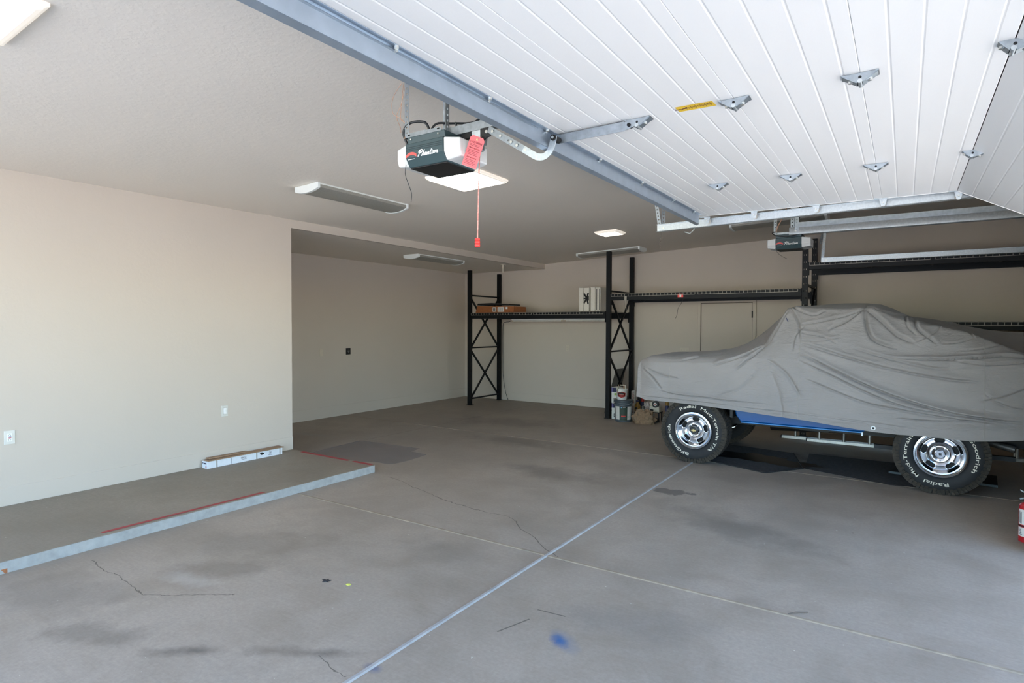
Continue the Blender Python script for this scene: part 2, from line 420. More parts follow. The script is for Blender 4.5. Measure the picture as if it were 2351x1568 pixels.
# joints
def strip(p0, p1, w, h, mat, n, lab):
    d = Vector(p1) - Vector(p0); d.normalize(); a = Vector((-d.y, d.x, 0)) * w / 2
    m = MB()
    k = 24; P0, P1 = Vector(p0), Vector(p1)
    pr = [(-1, 0), (-.55, h), (.55, h), (1, 0)]
    v = []
    for i in range(k + 1):
        c = P0.lerp(P1, i / k); j = rng.uniform(-.0012, .0012)
        v += [c + a * u + Vector((-d.y, d.x, 0)) * j + Vector((0, 0, z + .0005)) for u, z in pr]
    m.add(v, [(i * 4 + q, i * 4 + q + 1, i * 4 + q + 5, i * 4 + q + 4) for i in range(k) for q in range(3)])
    struct(n, m, mat, lab)
strip((-2.058, YN, 0), (-2.068, YB, 0), .030, .007, 'joint_vinyl', 'trim_5', 'pale joint strip running from the camera to the back wall')
strip((-4.80, 3.552, 0), (XW, 3.560, 0), .032, .004, 'joint_tan', 'trim_6', 'tan joint crossing the near floor')
strip((XR, 7.175, 0), (XJ, 7.112, 0), .014, .0025, 'joint_tan', 'trim_7', 'thin pale joint passing under the covered truck')
# walls
struct('wall_left', MB().prism([(XR - .12, 0), (XL, 0), (XL, 2.905), (XR - .12, 2.905)], 'y', YN, YE), 'wall_paint', 'long beige wall on the left')
struct('wall_recess', MB().box(XR - .12, XR, YE, YB, 0, 2.83), 'wall_paint', 'beige wall at the rear of the recess')
struct('wall_back', MB().box(XR - .12, XJ + .12, YB, YB + .12, 0, 3.3), 'wall_paint', 'beige back wall behind the racks')
struct('wall_near', MB().box(XL - .1, XL + .10, YN - .12, YN, 0, 3.3).box(XW - .15, XW + .16, YN - .12, YN, 0, 3.3).box(XL + .10, XW - .15, YN - .12, YN, 2.97, 3.3), 'wall_paint', 'unseen wall behind the camera with an opening added for daylight')  # the wide opening is made up, to let daylight onto the near ceiling
DY0, DY1, DH = -.02, 5.46, 2.40
w = MB().box(XW, XW + .16, YN, DY0, 0, 3.3).box(XW, XW + .16, DY1, 5.95, 0, 3.3).box(XW, XW + .16, DY0, DY1, DH, 3.3)
struct('wall_right', w, 'wall_paint', 'front wall around the open garage doorway')
struct('wall_jog', MB().box(XW + .16, XJ + .12, 5.79, 5.95, 0, 3.4), 'wall_paint', 'short wall beside the far bay')
w = MB().box(XJ, XJ + .12, 5.95, 6.58, 0, 3.4).box(XJ, XJ + .12, 9.36, YB, 0, 3.4).box(XJ, XJ + .12, 6.58, 9.36, DH, 3.4)
struct('wall_right.001', w, 'wall_paint', 'front wall of the far bay')
m = MB()
for i in range(5): m.box(XJ + .02, XJ + .06, 6.56, 9.38, i * .47 + .005, i * .47 + .465)
struct('door_2', m, 'door_white', 'closed garage door of the far bay')
# ceiling with the slope, and the lower ceiling of the recess
m = MB().hexa([(XL - .08, YN - .1, CZ(XL - .08)), (XJ + .2, YN - .1, CZ(XJ + .2)), (XJ + .2, YB + .1, CZ(XJ + .2)), (XL - .08, YB + .1, CZ(XL - .08))],
              [(XL - .08, YN - .1, 3.5), (XJ + .2, YN - .1, 3.5), (XJ + .2, YB + .1, 3.5), (XL - .08, YB + .1, 3.5)])
struct('ceiling', m, 'ceiling_paint', 'sloping beige ceiling')
struct('ceiling.001', MB().box(XR - .1, XL - .012, YE + .0005, YB, 2.798, 2.9), 'ceiling_paint', 'lower ceiling over the recess')
struct('trim_8', MB().box(XL - .05, XL + .0006, YE, YB, 2.797, 2.905), 'wall_paint', 'beige soffit face over the recess opening')
# base boards
struct('baseboard_left', MB().box(XL - .01, XL + .006, YN, YE + .004, .08, .236).box(XR, XL + .006, YE - .002, YE + .005, .0, .236), 'trim_paint', bevel=.003)
struct('baseboard_recess', MB().box(XR - .01, XR + .006, YE, YB, 0, .19), 'trim_paint', bevel=.003)
struct('baseboard_back', MB().box(XR, -3.09, YB - .006, YB + .01, 0, .165).box(-2.12, XJ, YB - .006, YB + .01, 0, .165), 'trim_paint', bevel=.003)
# outside
struct('driveway', MB().box(-120, 120, -120, 120, -.3, -.012), 'drive_concrete', 'sunlit driveway outside')
# man door
d1 = struct('door_1', MB().box(-3.028, -2.167, YB - .012, YB + .02, .01, 2.018), 'trim_paint', 'flush beige door in the back wall')
f = MB().box(-3.09, -3.035, YB - .035, YB + .02, 0, 2.075).box(-2.16, -2.105, YB - .035, YB + .02, 0, 2.075).box(-3.035, -2.16, YB - .035, YB + .02, 2.025, 2.075)
part('gap', MB().box(-3.0355, -3.027, YB - .014, YB - .010, 0, 2.025).box(-2.168, -2.160, YB - .014, YB - .010, 0, 2.025).box(-3.035, -2.16, YB - .014, YB - .010, 2.017, 2.0255), 'door_dark', d1)
part('door_frame', f, 'trim_paint', d1, bevel=.004)
for z in (1.76, .95, .2): part('hinge', MB().cyl((-2.162, YB - .04, z), (-2.162, YB - .04, z + .11), .009, n=10).box(-2.175, -2.15, YB - .034, YB - .029, z, z + .11), 'black_plastic', d1, 30)
# ------------------------------------------------------------------ ceiling fixtures
def skylight(x0, x1, y0, y1, label, tr=.05):
    xc, yc = (x0 + x1) / 2, (y0 + y1) / 2
    r = empty('skylight', (xc, yc, CZ(xc)), label, 'skylight', 'ceiling skylights')
    zc = lambda x, d: CZ(x) + d
    f = MB()
    def ringq(a, b, da, db):
        A = [(x0 - a, y0 - a), (x1 + a, y0 - a), (x1 + a, y1 + a), (x0 - a, y1 + a)]
        B = [(x0 - b, y0 - b), (x1 + b, y0 - b), (x1 + b, y1 + b), (x0 - b, y1 + b)]
        for i in range(4):
            j = (i + 1) % 4
            f.quad((*A[i], zc(A[i][0], da)), (*A[j], zc(A[j][0], da)), (*B[j], zc(B[j][0], db)), (*B[i], zc(B[i][0], db)))
    ringq(tr, tr, 0, -.016); ringq(tr, tr * .55, -.016, -.022); ringq(tr * .55, tr * .5, -.022, -.030); ringq(tr * .5, 0, -.030, -.034); ringq(0, 0, -.034, -.004)
    part('frame', f, 'skylight_rim_glow', r)
    part('pane', MB().quad((x0, y0, zc(x0, -.006)), (x1, y0, zc(x1, -.006)), (x1, y1, zc(x1, -.006)), (x0, y1, zc(x0, -.006))), 'skylight_pane', r)
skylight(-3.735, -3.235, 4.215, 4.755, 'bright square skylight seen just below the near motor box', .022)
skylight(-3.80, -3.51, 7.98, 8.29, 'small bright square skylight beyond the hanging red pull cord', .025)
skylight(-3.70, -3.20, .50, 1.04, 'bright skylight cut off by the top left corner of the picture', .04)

def fixture():
    r = empty('fluorescent_light', (0, 0, 0), 'x', 'ceiling light', 'unlit tube light fixtures')
    L = 1.22
    prof = [(-.165 + .33 * i / 16, -.046 - .028 * (1 - abs(-1 + i / 8) ** 2.2)) for i in range(17)]
    lens = MB().prism([(-.165, -.018)] + prof + [(.165, -.018)], 'x', -L / 2 + .02, L / 2 - .02)
    part('housing', MB().box(-L / 2 + .01, L / 2 - .01, -.155, .155, -.024, 0), 'fixture_white', r, bevel=.003)
    part('lens', lens, 'lens_grey', r, 40)
    for s in (-1, 1):
        cap = MB().prism([(-.172, -.002), (-.172, -.022)] + [(y * 1.03, z - .006) for y, z in prof] + [(.172, -.022), (.172, -.002)], 'x', s * (L / 2 - .028), s * (L / 2 + .004))
        part('end_cap', cap, 'fixture_white', r, 40, .003)
    return r
tilt = -math.atan(.038)
F0 = fixture()
def put_fix(o, x, y, z, yaw, flat, label):
    o.location = (x, y, z); o['label'] = label
    n = Matrix.Identity(4) if flat else Matrix.Rotation(tilt, 4, 'Y')
    o.rotation_euler = (n @ Matrix.Rotation(yaw, 4, 'Z')).to_euler()
fx = [(-4.80, 4.28, CZ(-4.80), PI / 2, False, 'unlit white tube light left of the bright square skylight'),
      (-6.87, 7.93, 2.799, PI / 2, True, 'unlit white tube light on the lowered ceiling of the recess'),
      (-4.44, 9.92, CZ(-4.44), 0, False, 'unlit white tube light near the back wall above the tall black post'),
      (-1.48, 8.88, CZ(-1.48), 0, False, 'unlit tube light seen dimly behind the far rail above the far motor box')]
fo = [F0] + [dup(F0, (0, 0, 0)) for _ in fx[1:]]
for o, a in zip(fo, fx): put_fix(o, *a)
thing('pipe_stub', MB().cyl((-6.53, 9.53, 2.64), (-6.53, 9.53, 2.80), .012, n=12).cyl((-6.53, 9.53, 2.788), (-6.53, 9.53, 2.798), .05, n=20), 'plate_beige', 'short pale pipe stub hanging from the recess ceiling', 'pipe', smooth=40)
hk = [(-2.45, 8.25, CZ(-2.45)), (-2.45, 8.25, CZ(-2.45) - .10), (-2.50, 8.22, CZ(-2.5) - .15), (-2.56, 8.18, CZ(-2.5) - .13)]
thing('ceiling_hook', MB().tube(hk, .008), 'fixture_white', 'small white bent hook hanging from the ceiling beside the rail end', 'hook', smooth=40)

# ------------------------------------------------------------------ wall plates
def plate(name, o, ux, uz, w, h, mat, label, cat, extra):
    # o centre, ux plate-right, normal = ux x uz
    o = tuple(Vector(o) - Vector(ux).cross(Vector(uz)) * .0012); B = basis(o, ux, uz)
    r = empty(name, o, label, cat)
    part('cover_plate', MB().box(-w / 2, w / 2, -h / 2, h / 2, 0, .006).xf(B), mat, r, bevel=.002)
    for n, mb, mt in extra: part(n, mb.xf(B), mt, r)
    return r
# left wall faces +X : right = +Y, up = Z
ex = [('socket_face', MB().box(-.017, .017, -.034, .034, .006, .010), 'white_print'),
      ('test_button', MB().box(-.009, .009, .002, .007, .010, .013), 'outlet_blue'), ('reset_button', MB().box(-.009, .009, -.007, -.002, .010, .013), 'outlet_red')]
for zz in (.018, -.02): ex += [('slot', MB().box(u - .001, u + .001, zz - .004, zz + .004, .010, .0105), 'outlet_dark') for u in (-.007, .006)] + [('ground_hole', MB().cyl((0, zz + .008, .0095), (0, zz + .008, .0106), .0025, n=8), 'outlet_dark')]
plate('wall_outlet', (XL, 1.805, .655), (0, 1, 0), (0, 0, 1), .075, .115, 'plate_white', 'white outlet with red and blue buttons at the left edge', 'outlet', ex)
ex = [('rocker', MB().box(-.0165, .0165, -.033, .033, .006, .0105), 'white_print'),
      ('outline', MB().box(-.019, -.0165, -.035, .035, .006, .0068).box(.0165, .019, -.035, .035, .006, .0068).box(-.019, .019, .033, .036, .006, .0068).box(-.019, .019, -.036, -.033, .006, .0068), 'switch_line')]
plate('light_switch', (XL, 3.70, .655), (0, 1, 0), (0, 0, 1), .075, .12, 'plate_white', 'white rocker switch on the left wall above the long white carton', 'switch', ex)
plate('power_outlet', (XR, 7.285, 1.145), (0, 1, 0), (0, 0, 1), .105, .115, 'black_plastic', 'black round-faced power outlet on the recess wall', 'outlet',
      [('socket', MB().cyl((0, 0, .005), (0, 0, .014), .034, n=28), 'outlet_dark'), *[('slot', MB().box(*b_, .014, .0148), 'lens_white') for b_ in ((-.014, -.010, -.008, .012), (.010, .014, -.008, .012), (-.006, .006, -.018, -.014))]])
plate('blank_plate', (XR, 6.69, 1.14), (0, 1, 0), (0, 0, 1), .075, .12, 'plate_beige', 'pale blank plate on the recess wall left of the black outlet', 'wall plate', [('screw', MB().cyl((0, s_, .005), (0, s_, .007), .003, n=8), 'switch_line') for s_ in (.04, -.04)])
def duplex(cx):
    r = []
    for zz in (.02, -.02):
        r.append(('socket', MB().cyl((cx, zz, .005), (cx, zz, .008), .016, n=18), 'plate_beige'))
        r += [('slot', MB().box(cx + u - .001, cx + u + .001, zz - .004, zz + .005, .008, .0085), 'outlet_dark') for u in (-.007, .007)]
    return r
plate('wall_outlet', (-5.73, YB, 1.155), (1, 0, 0), (0, 0, 1), .075, .12, 'plate_beige', 'beige outlet on the back wall under the long lower shelf', 'outlet', duplex(0))
plate('wall_outlet', (-3.33, YB, 1.16), (1, 0, 0), (0, 0, 1), .165, .12, 'plate_beige', 'wide beige outlet plate on the back wall just above the truck hood', 'outlet', duplex(-.046) + duplex(.0) + duplex(.046))

# ------------------------------------------------------------------ light and camera
W = bpy.data.worlds.new('world'); SC.world = W; W.use_nodes = True
nt = W.node_tree; bg = nt.nodes['Background']
sky = nt.nodes.new('ShaderNodeTexSky'); sky.sky_type = 'NISHITA'; sky.sun_disc = False
sky.sun_elevation = math.radians(58); sky.sun_rotation = math.radians(250); sky.altitude = 800; sky.dust_density = .3; sky.air_density = 1.2; sky.ozone_density = 3.0
hs = nt.nodes.new('ShaderNodeHueSaturation'); hs.inputs['Saturation'].default_value = 1.17; nt.links.new(sky.outputs[0], hs.inputs['Color']); nt.links.new(hs.outputs[0], bg.inputs[0]); bg.inputs[1].default_value = SKY_STRENGTH
sl = bpy.data.lights.new('sun', 'SUN'); sl.energy = SUN_STRENGTH; sl.angle = math.radians(.6); sl.color = (1, .935, .84)
so = bpy.data.objects.new('sun', sl); COL.objects.link(so)
so.rotation_euler = Vector((.10, -.48, -.87)).to_track_quat('-Z', 'Y').to_euler()      # the sun stands behind the house: only the driveway is lit
for (x, y0, y1) in ((XW + .17, DY0, DY1),):
    pl = bpy.data.lights.new('added_opening_portal', 'AREA'); pl.shape = 'RECTANGLE'; pl.size = XW - XL - .25; pl.size_y = 2.97; pl.cycles.is_portal = True  # sky portal of the added opening behind the camera
    po = bpy.data.objects.new('added_opening_portal', pl); COL.objects.link(po); po.location = ((XL + XW) / 2, YN - .13, 1.485); po.rotation_euler = (-PI / 2, 0, 0)
    pl = bpy.data.lights.new('doorway_portal', 'AREA'); pl.shape = 'RECTANGLE'; pl.size = DH; pl.size_y = y1 - y0; pl.cycles.is_portal = True
    po = bpy.data.objects.new('doorway_portal', pl); COL.objects.link(po); po.location = (x, (y0 + y1) / 2, DH / 2); po.rotation_euler = (0, PI / 2, 0)

cam = bpy.data.cameras.new('camera'); co_ = bpy.data.objects.new('camera', cam); COL.objects.link(co_)
cam.sensor_fit = 'HORIZONTAL'; cam.sensor_width = 36; cam.lens = 36 * 1359.9 / 2351; cam.clip_start = .02; cam.clip_end = 200
yaw, pit, rol = math.radians(33.525), math.radians(-1.4507), math.radians(.1504)
fw = Vector((-math.sin(yaw) * math.cos(pit), math.cos(yaw) * math.cos(pit), math.sin(pit)))
rt = Vector((math.cos(yaw), math.sin(yaw), 0)); up = rt.cross(fw)
r2 = rt * math.cos(rol) + up * math.sin(rol); u2 = up * math.cos(rol) - rt * math.sin(rol)
mt = Matrix((r2, u2, -fw)).transposed().to_4x4(); mt.translation = (0, 0, 1.6); co_.matrix_world = mt
SC.camera = co_
SC.view_settings.view_transform = 'Standard'; SC.view_settings.look = 'None'; SC.view_settings.gamma = 1; SC.view_settings.use_curve_mapping = False
SC.view_settings.exposure = EXPOSURE
SC.cycles.max_bounces = 14; SC.cycles.diffuse_bounces = 8; SC.cycles.glossy_bounces = 4; SC.cycles.use_denoising = True
SC.cycles.caustics_reflective = False; SC.cycles.caustics_refractive = False; SC.cycles.sample_clamp_indirect = 8
# ------------------------------------------------------------------ overhead door rolled up over the near bay
ZD, D0, D1 = 2.60, .03, 5.43
SEC = [-1.575, -1.104, -.639, -.162, .305]              # section seams along X (inner end first)
door = empty('garage_door', (-.6, 2.73, ZD), 'white sectional garage door rolled up flat overhead', 'garage door')
GR = (.213, .43, .656, .878)
def section(p0, p1, th=.045):
    # p0, p1: (x, z) of the lower face at the two seams; grooves run along Y
    P0, P1 = Vector((p0[0], 0, p0[1])), Vector((p1[0], 0, p1[1])); d = (P1 - P0); L = d.length; d.normalize(); nrm = Vector((-d.z, 0, d.x))
    prof = [(.0005, .0012)]
    prof.append((.0025, 0))
    for g in GR:
        c = g * L; prof += [(c - .006, 0), (c - .001, .0015), (c + .001, .0015), (c + .006, 0)]
    g_ = .0005 if p1[0] < .2 else .003
    prof += [(L - .0025 - g_, 0), (L - g_, .0012), (L - g_, th), (.0005 if p0[0] < .2 else .003, th)]
    poly = [(P0 + d * a + nrm * b) for a, b in prof]
    return MB().prism([(p.x, p.z) for p in poly], 'y', D0, D1)
TILT = (.305 + .405, ZD - .225)
pts = [(x, ZD) for x in SEC] + [TILT]
secs = []
for i in range(5):
    secs.append(part('door_section', section(pts[i], pts[i + 1]), 'door_white', door))
m = MB()
for i in range(1, 5): m.box(pts[i][0] - .003, pts[i][0] + .003, D0, D1, ZD + .004, ZD + .03)
m = MB().bar((.312, D0 + .01, ZD + .012), (.312, D1 - .01, ZD + .012), .014, .02)
part('seam_gasket', m, 'door_dark', door)
# white edge caps of the sections on the far side
for i in range(5):
    a, b = Vector((pts[i][0], D1 + .002, pts[i][1])), Vector((pts[i + 1][0], D1 + .002, pts[i + 1][1]))
    d = (b - a).normalized(); n = Vector((-d.z, 0, d.x)); a = a + d * .004 + n * .02; b = b - d * .004 + n * .02
    part('edge_cap', MB().bar(a, b, .005, .045, up=n), 'door_white', secs[i])
# strut on the inner end: web, foot and lip
st = MB().prism([(-1.545, ZD - .082), (-1.541, ZD - .082), (-1.541, ZD - .004), (-1.515, ZD - .004), (-1.515, ZD - .001), (-1.545, ZD - .001)], 'y', D0 + .02, D1 - .10)
st.prism([(-1.565, ZD - .094), (-1.562, ZD - .096), (-1.538, ZD - .084), (-1.541, ZD - .080)], 'y', D0 + .02, D1 - .10)
st.prism([(-1.541, ZD - .018), (-1.536, ZD - .013), (-1.541, ZD - .008)], 'y', D0 + .02, 2.55)
strut = part('strut', st, 'strut_metal', door)
for y in (.6, 1.1, 1.55, 2.12, 2.62, 3.25, 3.93, 4.60, 5.15):
    part('bolt', MB().cyl((-1.523, y, ZD - .012), (-1.523, y, ZD - .001), .009, n=8).cyl((-1.541, y + .01, ZD - .012), (-1.532, y + .01, ZD - .012), .007, n=8), 'bolt', strut, 40)

def hinge_mb():
    m = MB(); wdt = .021
    for s in (-1, 1):
        a = [(s * .064, -wdt, -.001), (s * .064, wdt, -.001), (s * .010, wdt, -.036), (s * .010, -wdt, -.036)]
        m.hexa(a, [(x, y, z - .003) for x, y, z in a])
        for q in (-1, 1):                                   # side webs
            y = q * wdt
            m.add([(s * .064, y, -.001), (s * .010, y, -.036), (0, y, -.036), (0, y, -.001)] + [(s * .064, y + q * .003, -.001), (s * .010, y + q * .003, -.036), (0, y + q * .003, -.036), (0, y + q * .003, -.001)],
                  [(0, 1, 2, 3), (4, 7, 6, 5), (0, 4, 5, 1), (1, 5, 6, 2), (2, 6, 7, 3), (3, 7, 4, 0)])
        m.hexa([(s * .064, -.028, -.001), (s * .064, .028, -.001), (s * .052, .028, -.001), (s * .052, -.028, -.001)], [(s * .064, -.028, -.005), (s * .064, .028, -.005), (s * .052, .028, -.009), (s * .052, -.028, -.009)])
    return m
def hinge(x, y, z, rot=0):
    R = Matrix.Translation((x, y, z)) @ Matrix.Rotation(rot, 4, 'Y')
    h = part('hinge', hinge_mb().xf(R), 'galv', door)
    part('knuckle', MB().cyl((0, -.03, -.034), (0, .03, -.034), .0085, n=14).xf(R), 'galv_light', h, 40)
    part('pin_hole', MB().cyl((0, -.0245, -.018), (0, -.0235, -.018), .006, n=12).xf(R), 'hole', h)
    for s in (-1, 1): part('bolt', MB().cyl((s * .034, 0, -.030), (s * .034, 0, -.019), .008, n=8).xf(R @ Matrix.Rotation(0, 4, 'Y')), 'bolt', h, 40)
for i in (1, 2, 3):
    for y in ((1.21, 2.735, 4.28) if i > 1 else (1.21, 4.28)): hinge(SEC[i], y, ZD)
for y in (1.19, 2.71, 4.25): hinge(.308, y, ZD, .27)
# roller brackets along the far and near edges
def roller(x, z, y, s, top=False):
    b = MB().box(x - .055, x + .03, y - s * .012 - .006, y - s * .012 + .006, z - .004, z).hexa(
        [(x - .028, y, z), (x + .028, y, z), (x + .012, y, z - .058), (x - .012, y, z - .058)], [(x - .028, y + s * .004, z), (x + .028, y + s * .004, z), (x + .012, y + s * .004, z - .058), (x - .012, y + s * .004, z - .058)])
    b.hexa([(x - .06, y - s * .045, z - .003), (x - .06, y, z - .003), (x + .028, y, z - .003), (x + .028, y - s * .02, z - .003)], [(x - .06, y - s * .045, z), (x - .06, y, z), (x + .028, y, z), (x + .028, y - s * .02, z)])
    h = part('roller_bracket', b, 'galv_light', door)
    part('stem', MB().cyl((x, y - s * .02, z - .034), (x, y + s * .05, z - .034), .006, n=10), 'bolt', h, 40)
    part('roller', MB().cyl((x, y + s * .05, z - .034), (x, y + s * .068, z - .034), .022, n=20), 'plate_white', h, 40)
for x in (-1.50, -1.10, -.62, -.155, .315):
    roller(x, ZD - .0 if x > -1.4 else ZD - .01, D1 + .012, 1); roller(x, ZD, D0 - .012, -1)
# yellow warning sticker, printed lines
stk = part('warning_sticker', MB().quad((-.889, 2.680, ZD - .0012), (-.889, 2.747, ZD - .0012), (-.724, 2.756, ZD - .0012), (-.726, 2.690, ZD - .0012)), 'sticker_yellow', door, label='yellow warning sticker with small print')
part('print', text_mb('{', .06, 1.2).xf(basis((-.868, 2.715, ZD - .002), (0, -1, 0), (1, 0, 0)) @ Matrix.Identity(4)), 'print_dark', stk)
m = MB()
for k in range(22):
    x = -.848 + k * .0054; a = .008 + .012 * rng.random() if k % 4 else .024
    m.box(x, x + .0016, 2.717 - a, 2.717 + a * rng.uniform(.3, 1), ZD - .0022, ZD - .0016)
part('small_print', m, 'print_dark', stk)
# arm bracket of the opener on the door
part('arm_brace', MB().prism([(2.715, ZD - .052), (2.712, ZD - .052), (2.712, ZD - .006), (2.768, ZD - .006), (2.768, ZD - .03), (2.765, ZD - .03), (2.765, ZD - .009), (2.715, ZD - .009)], 'x', -1.56, -1.15), 'galv', door)
hb = MB().hexa([(-1.15, 2.715, ZD - .05), (-1.15, 2.765, ZD - .03), (-1.05, 2.76, ZD - .012), (-1.05, 2.72, ZD - .020)], [(-1.15, 2.715, ZD - .008), (-1.15, 2.765, ZD - .004), (-1.05, 2.76, ZD - .001), (-1.05, 2.72, ZD - .001)])
h = part('brace_end', hb, 'galv', door)
part('bolt', MB().cyl((-1.125, 2.709, ZD - .026), (-1.125, 2.745, ZD - .026), .009, n=12), 'hole', h, 40)
hinge(-1.085, 2.74, ZD)

# ------------------------------------------------------------------ door tracks with their hangers
def perf(mb_, p0, p1, w, nrm, pitch=.032, hole=.012, t=.003):
    # a perforated strap: two rails with rungs between them leave real holes
    P0, P1 = Vector(p0), Vector(p1); d = (P1 - P0); L = d.length; d.normalize(); nv = Vector(nrm).normalized(); a = d.cross(nv).normalized(); nv = a.cross(d).normalized()
    r = (w - hole) / 2
    for s in (-1, 1): mb_.bar(P0 + a * s * (w - r) / 2, P1 + a * s * (w - r) / 2, r, t, up=nv)
    n = max(2, int(L / pitch)); g = L / n
    for i in range(n + 1):
        c0 = max(0, i * g - (g - hole) / 2); c1 = min(L, i * g + (g - hole) / 2)
        if c1 > c0: mb_.bar(P0 + d * c0, P0 + d * c1, hole + .0005, t * .98, up=nv)
    return mb_
def angle_iron(p0, p1, w, n1, n2):
    m = MB(); d = (Vector(p1) - Vector(p0)).normalized(); a, b = Vector(n1), Vector(n2)
    perf(m, Vector(p0) + a * w / 2, Vector(p1) + a * w / 2, w, b); perf(m, Vector(p0) + b * w / 2, Vector(p1) + b * w / 2, w, a)
    return m
def track(y, s, x0, xv, z0, label, hang, wall_x, drop=0):
    # s: +1 when the web stands on the +Y side of the rollers
    r = empty('door_track', ((x0 + xv) / 2, y, z0), label, 'door track', 'garage door tracks')
    R = .36
    cl = [Vector((x0, 0, z0 - drop))] + [Vector((x, 0, z0 - drop * (xv - R - x) / (xv - R - x0))) for x in np.linspace(x0 + .2, xv - R, 8)]
    cl += [Vector((xv - R + R * math.sin(t_), 0, z0 - R + R * math.cos(t_))) for t_ in np.linspace(.12, PI / 2, 12)] + [Vector((xv, 0, .02))]
    prof = [(-.026, -.030), (-.030, -.036), (0, -.036), (.004, -.032), (.004, .030), (0, .036), (-.020, .036), (-.020, .032), (0, .032), (0, -.032), (-.024, -.032)]
    m = MB(); v = []; k = len(prof)
    for i, p in enumerate(cl):
        d = (cl[min(i + 1, len(cl) - 1)] - cl[max(i - 1, 0)]).normalized(); n = Vector((-d.z, 0, d.x))
        v += [(p.x + n.x * b, y + s * a, p.z + n.z * b) for a, b in prof]
    f = [(i * k + q, i * k + (q + 1) % k, (i + 1) * k + (q + 1) % k, (i + 1) * k + q) for i in range(len(cl) - 1) for q in range(k)]
    f += [tuple(range(k)), tuple(range((len(cl) - 1) * k, len(cl) * k))]
    m.add(v, f)
    t_ = part('rail', m, 'galv_light', r, 35)
    part('bolt', MB().cyl((x0 + .06, y - s * .004, z0 - drop), (x0 + .06, y + s * .01, z0 - drop), .009, n=10), 'bolt', t_, 40)
    for p0, p1, w, n1, n2 in hang:
        if n2 is None: part('hanger_strap', perf(MB(), p0, p1, w, n1), 'galv', r)
        else: part('hanger_angle', angle_iron(p0, p1, w, n1, n2), 'galv', r)
    return r
ya = 5.502
tr1 = track(ya, 1, -1.985, .795, 2.585, 'galvanized track along the far edge of the raised white door',
      [((-1.955, ya + .008, 2.51), (-2.045, ya + .012, CZ(-2.05) - .002), .034, (0, -1, 0), None), ((-1.93, ya + .012, 2.55), (-1.93, ya + .03, CZ(-1.93) - .003), .034, (.4, -1, 0), None)], XW, .048)
tw = smooth_path([(-1.95, ya, 2.50), (-1.935, ya, 2.45), (-1.955, ya, 2.41), (-1.945, ya, 2.45), (-1.96, ya, 2.39), (-1.95, ya, 2.365), (-1.96, ya, 2.34)], 5)
part('tie_cord', MB().tube(tw, .0022, 5), 'twig', tr1)
track(-.04, -1, -1.985, .795, 2.585, 'galvanized track along the near edge of the raised white door', [((-1.93, -.05, 2.60), (-1.93, -.05, CZ(-1.93) - .003), .034, (0, 1, 0), None)], XW)
yb = 6.535
track(yb, -1, -.985, 1.96, 2.565, 'thick bright track passing in front of the far motor box',
      [((-.955, yb - .004, 2.60), (-.955, yb - .004, CZ(-.955) - .003), .034, (0, -1, 0), None), ((-.915, yb - .004, 2.56), (-.915, yb - .004, CZ(-.915) - .003), .036, (0, -1, 0), None)], XJ)
tr2 = [o for o in COL.objects if o.get('label', '').startswith('thick bright')][0]
part('stiffener_angle', MB().prism([(yb - .004, 2.598), (yb - .001, 2.598), (yb - .001, 2.645), (yb + .035, 2.645), (yb + .035, 2.648), (yb - .004, 2.648)], 'x', -.93, 1.55), 'galv', tr2)
yc_ = 9.405
track(yc_, 1, -.995, 1.96, 2.545, 'thin galvanized track just above the highest black shelf',
      [((-.985, yc_ + .012, 2.53), (-.945, yc_ + .012, CZ(-.94) - .005), .034, (0, -1, 0), None), ((-1.01, yc_ + .016, 2.78), (-.955, yc_ + .016, CZ(-.95) - .006), .032, (.6, -1, 0), None)], XJ)

# ------------------------------------------------------------------ door openers
LOGO = [  # brush strokes of the word, x along the word, y up, unit height about 1
 [(.10, 0), (.22, .55), (.30, .98)], [(.04, .62), (.14, .92), (.42, 1.02), (.56, .80), (.44, .56), (.22, .50)],
 [(.62, 0), (.72, .45), (.84, .95)], [(.68, .30), (.84, .50), (.92, .38), (.88, .08), (1.0, .08)],
 [(1.28, .40), (1.12, .44), (1.04, .18), (1.14, .05), (1.28, .36)], [(1.29, .42), (1.26, .10), (1.38, .08)],
 [(1.42, .42), (1.42, .04)], [(1.44, .26), (1.58, .46), (1.64, .34), (1.62, .08), (1.74, .10)],
 [(1.88, .86), (1.82, .20), (1.90, .05), (2.02, .12)], [(1.74, .58), (2.06, .66)],
 [(2.20, .44), (2.08, .26), (2.16, .05), (2.30, .16), (2.26, .40), (2.18, .44)], [(2.30, .36), (2.42, .40)],
 [(2.44, .44), (2.44, .05)], [(2.46, .28), (2.58, .46), (2.62, .10)], [(2.63, .28), (2.76, .46), (2.82, .30), (2.80, .08), (2.94, .14)]]
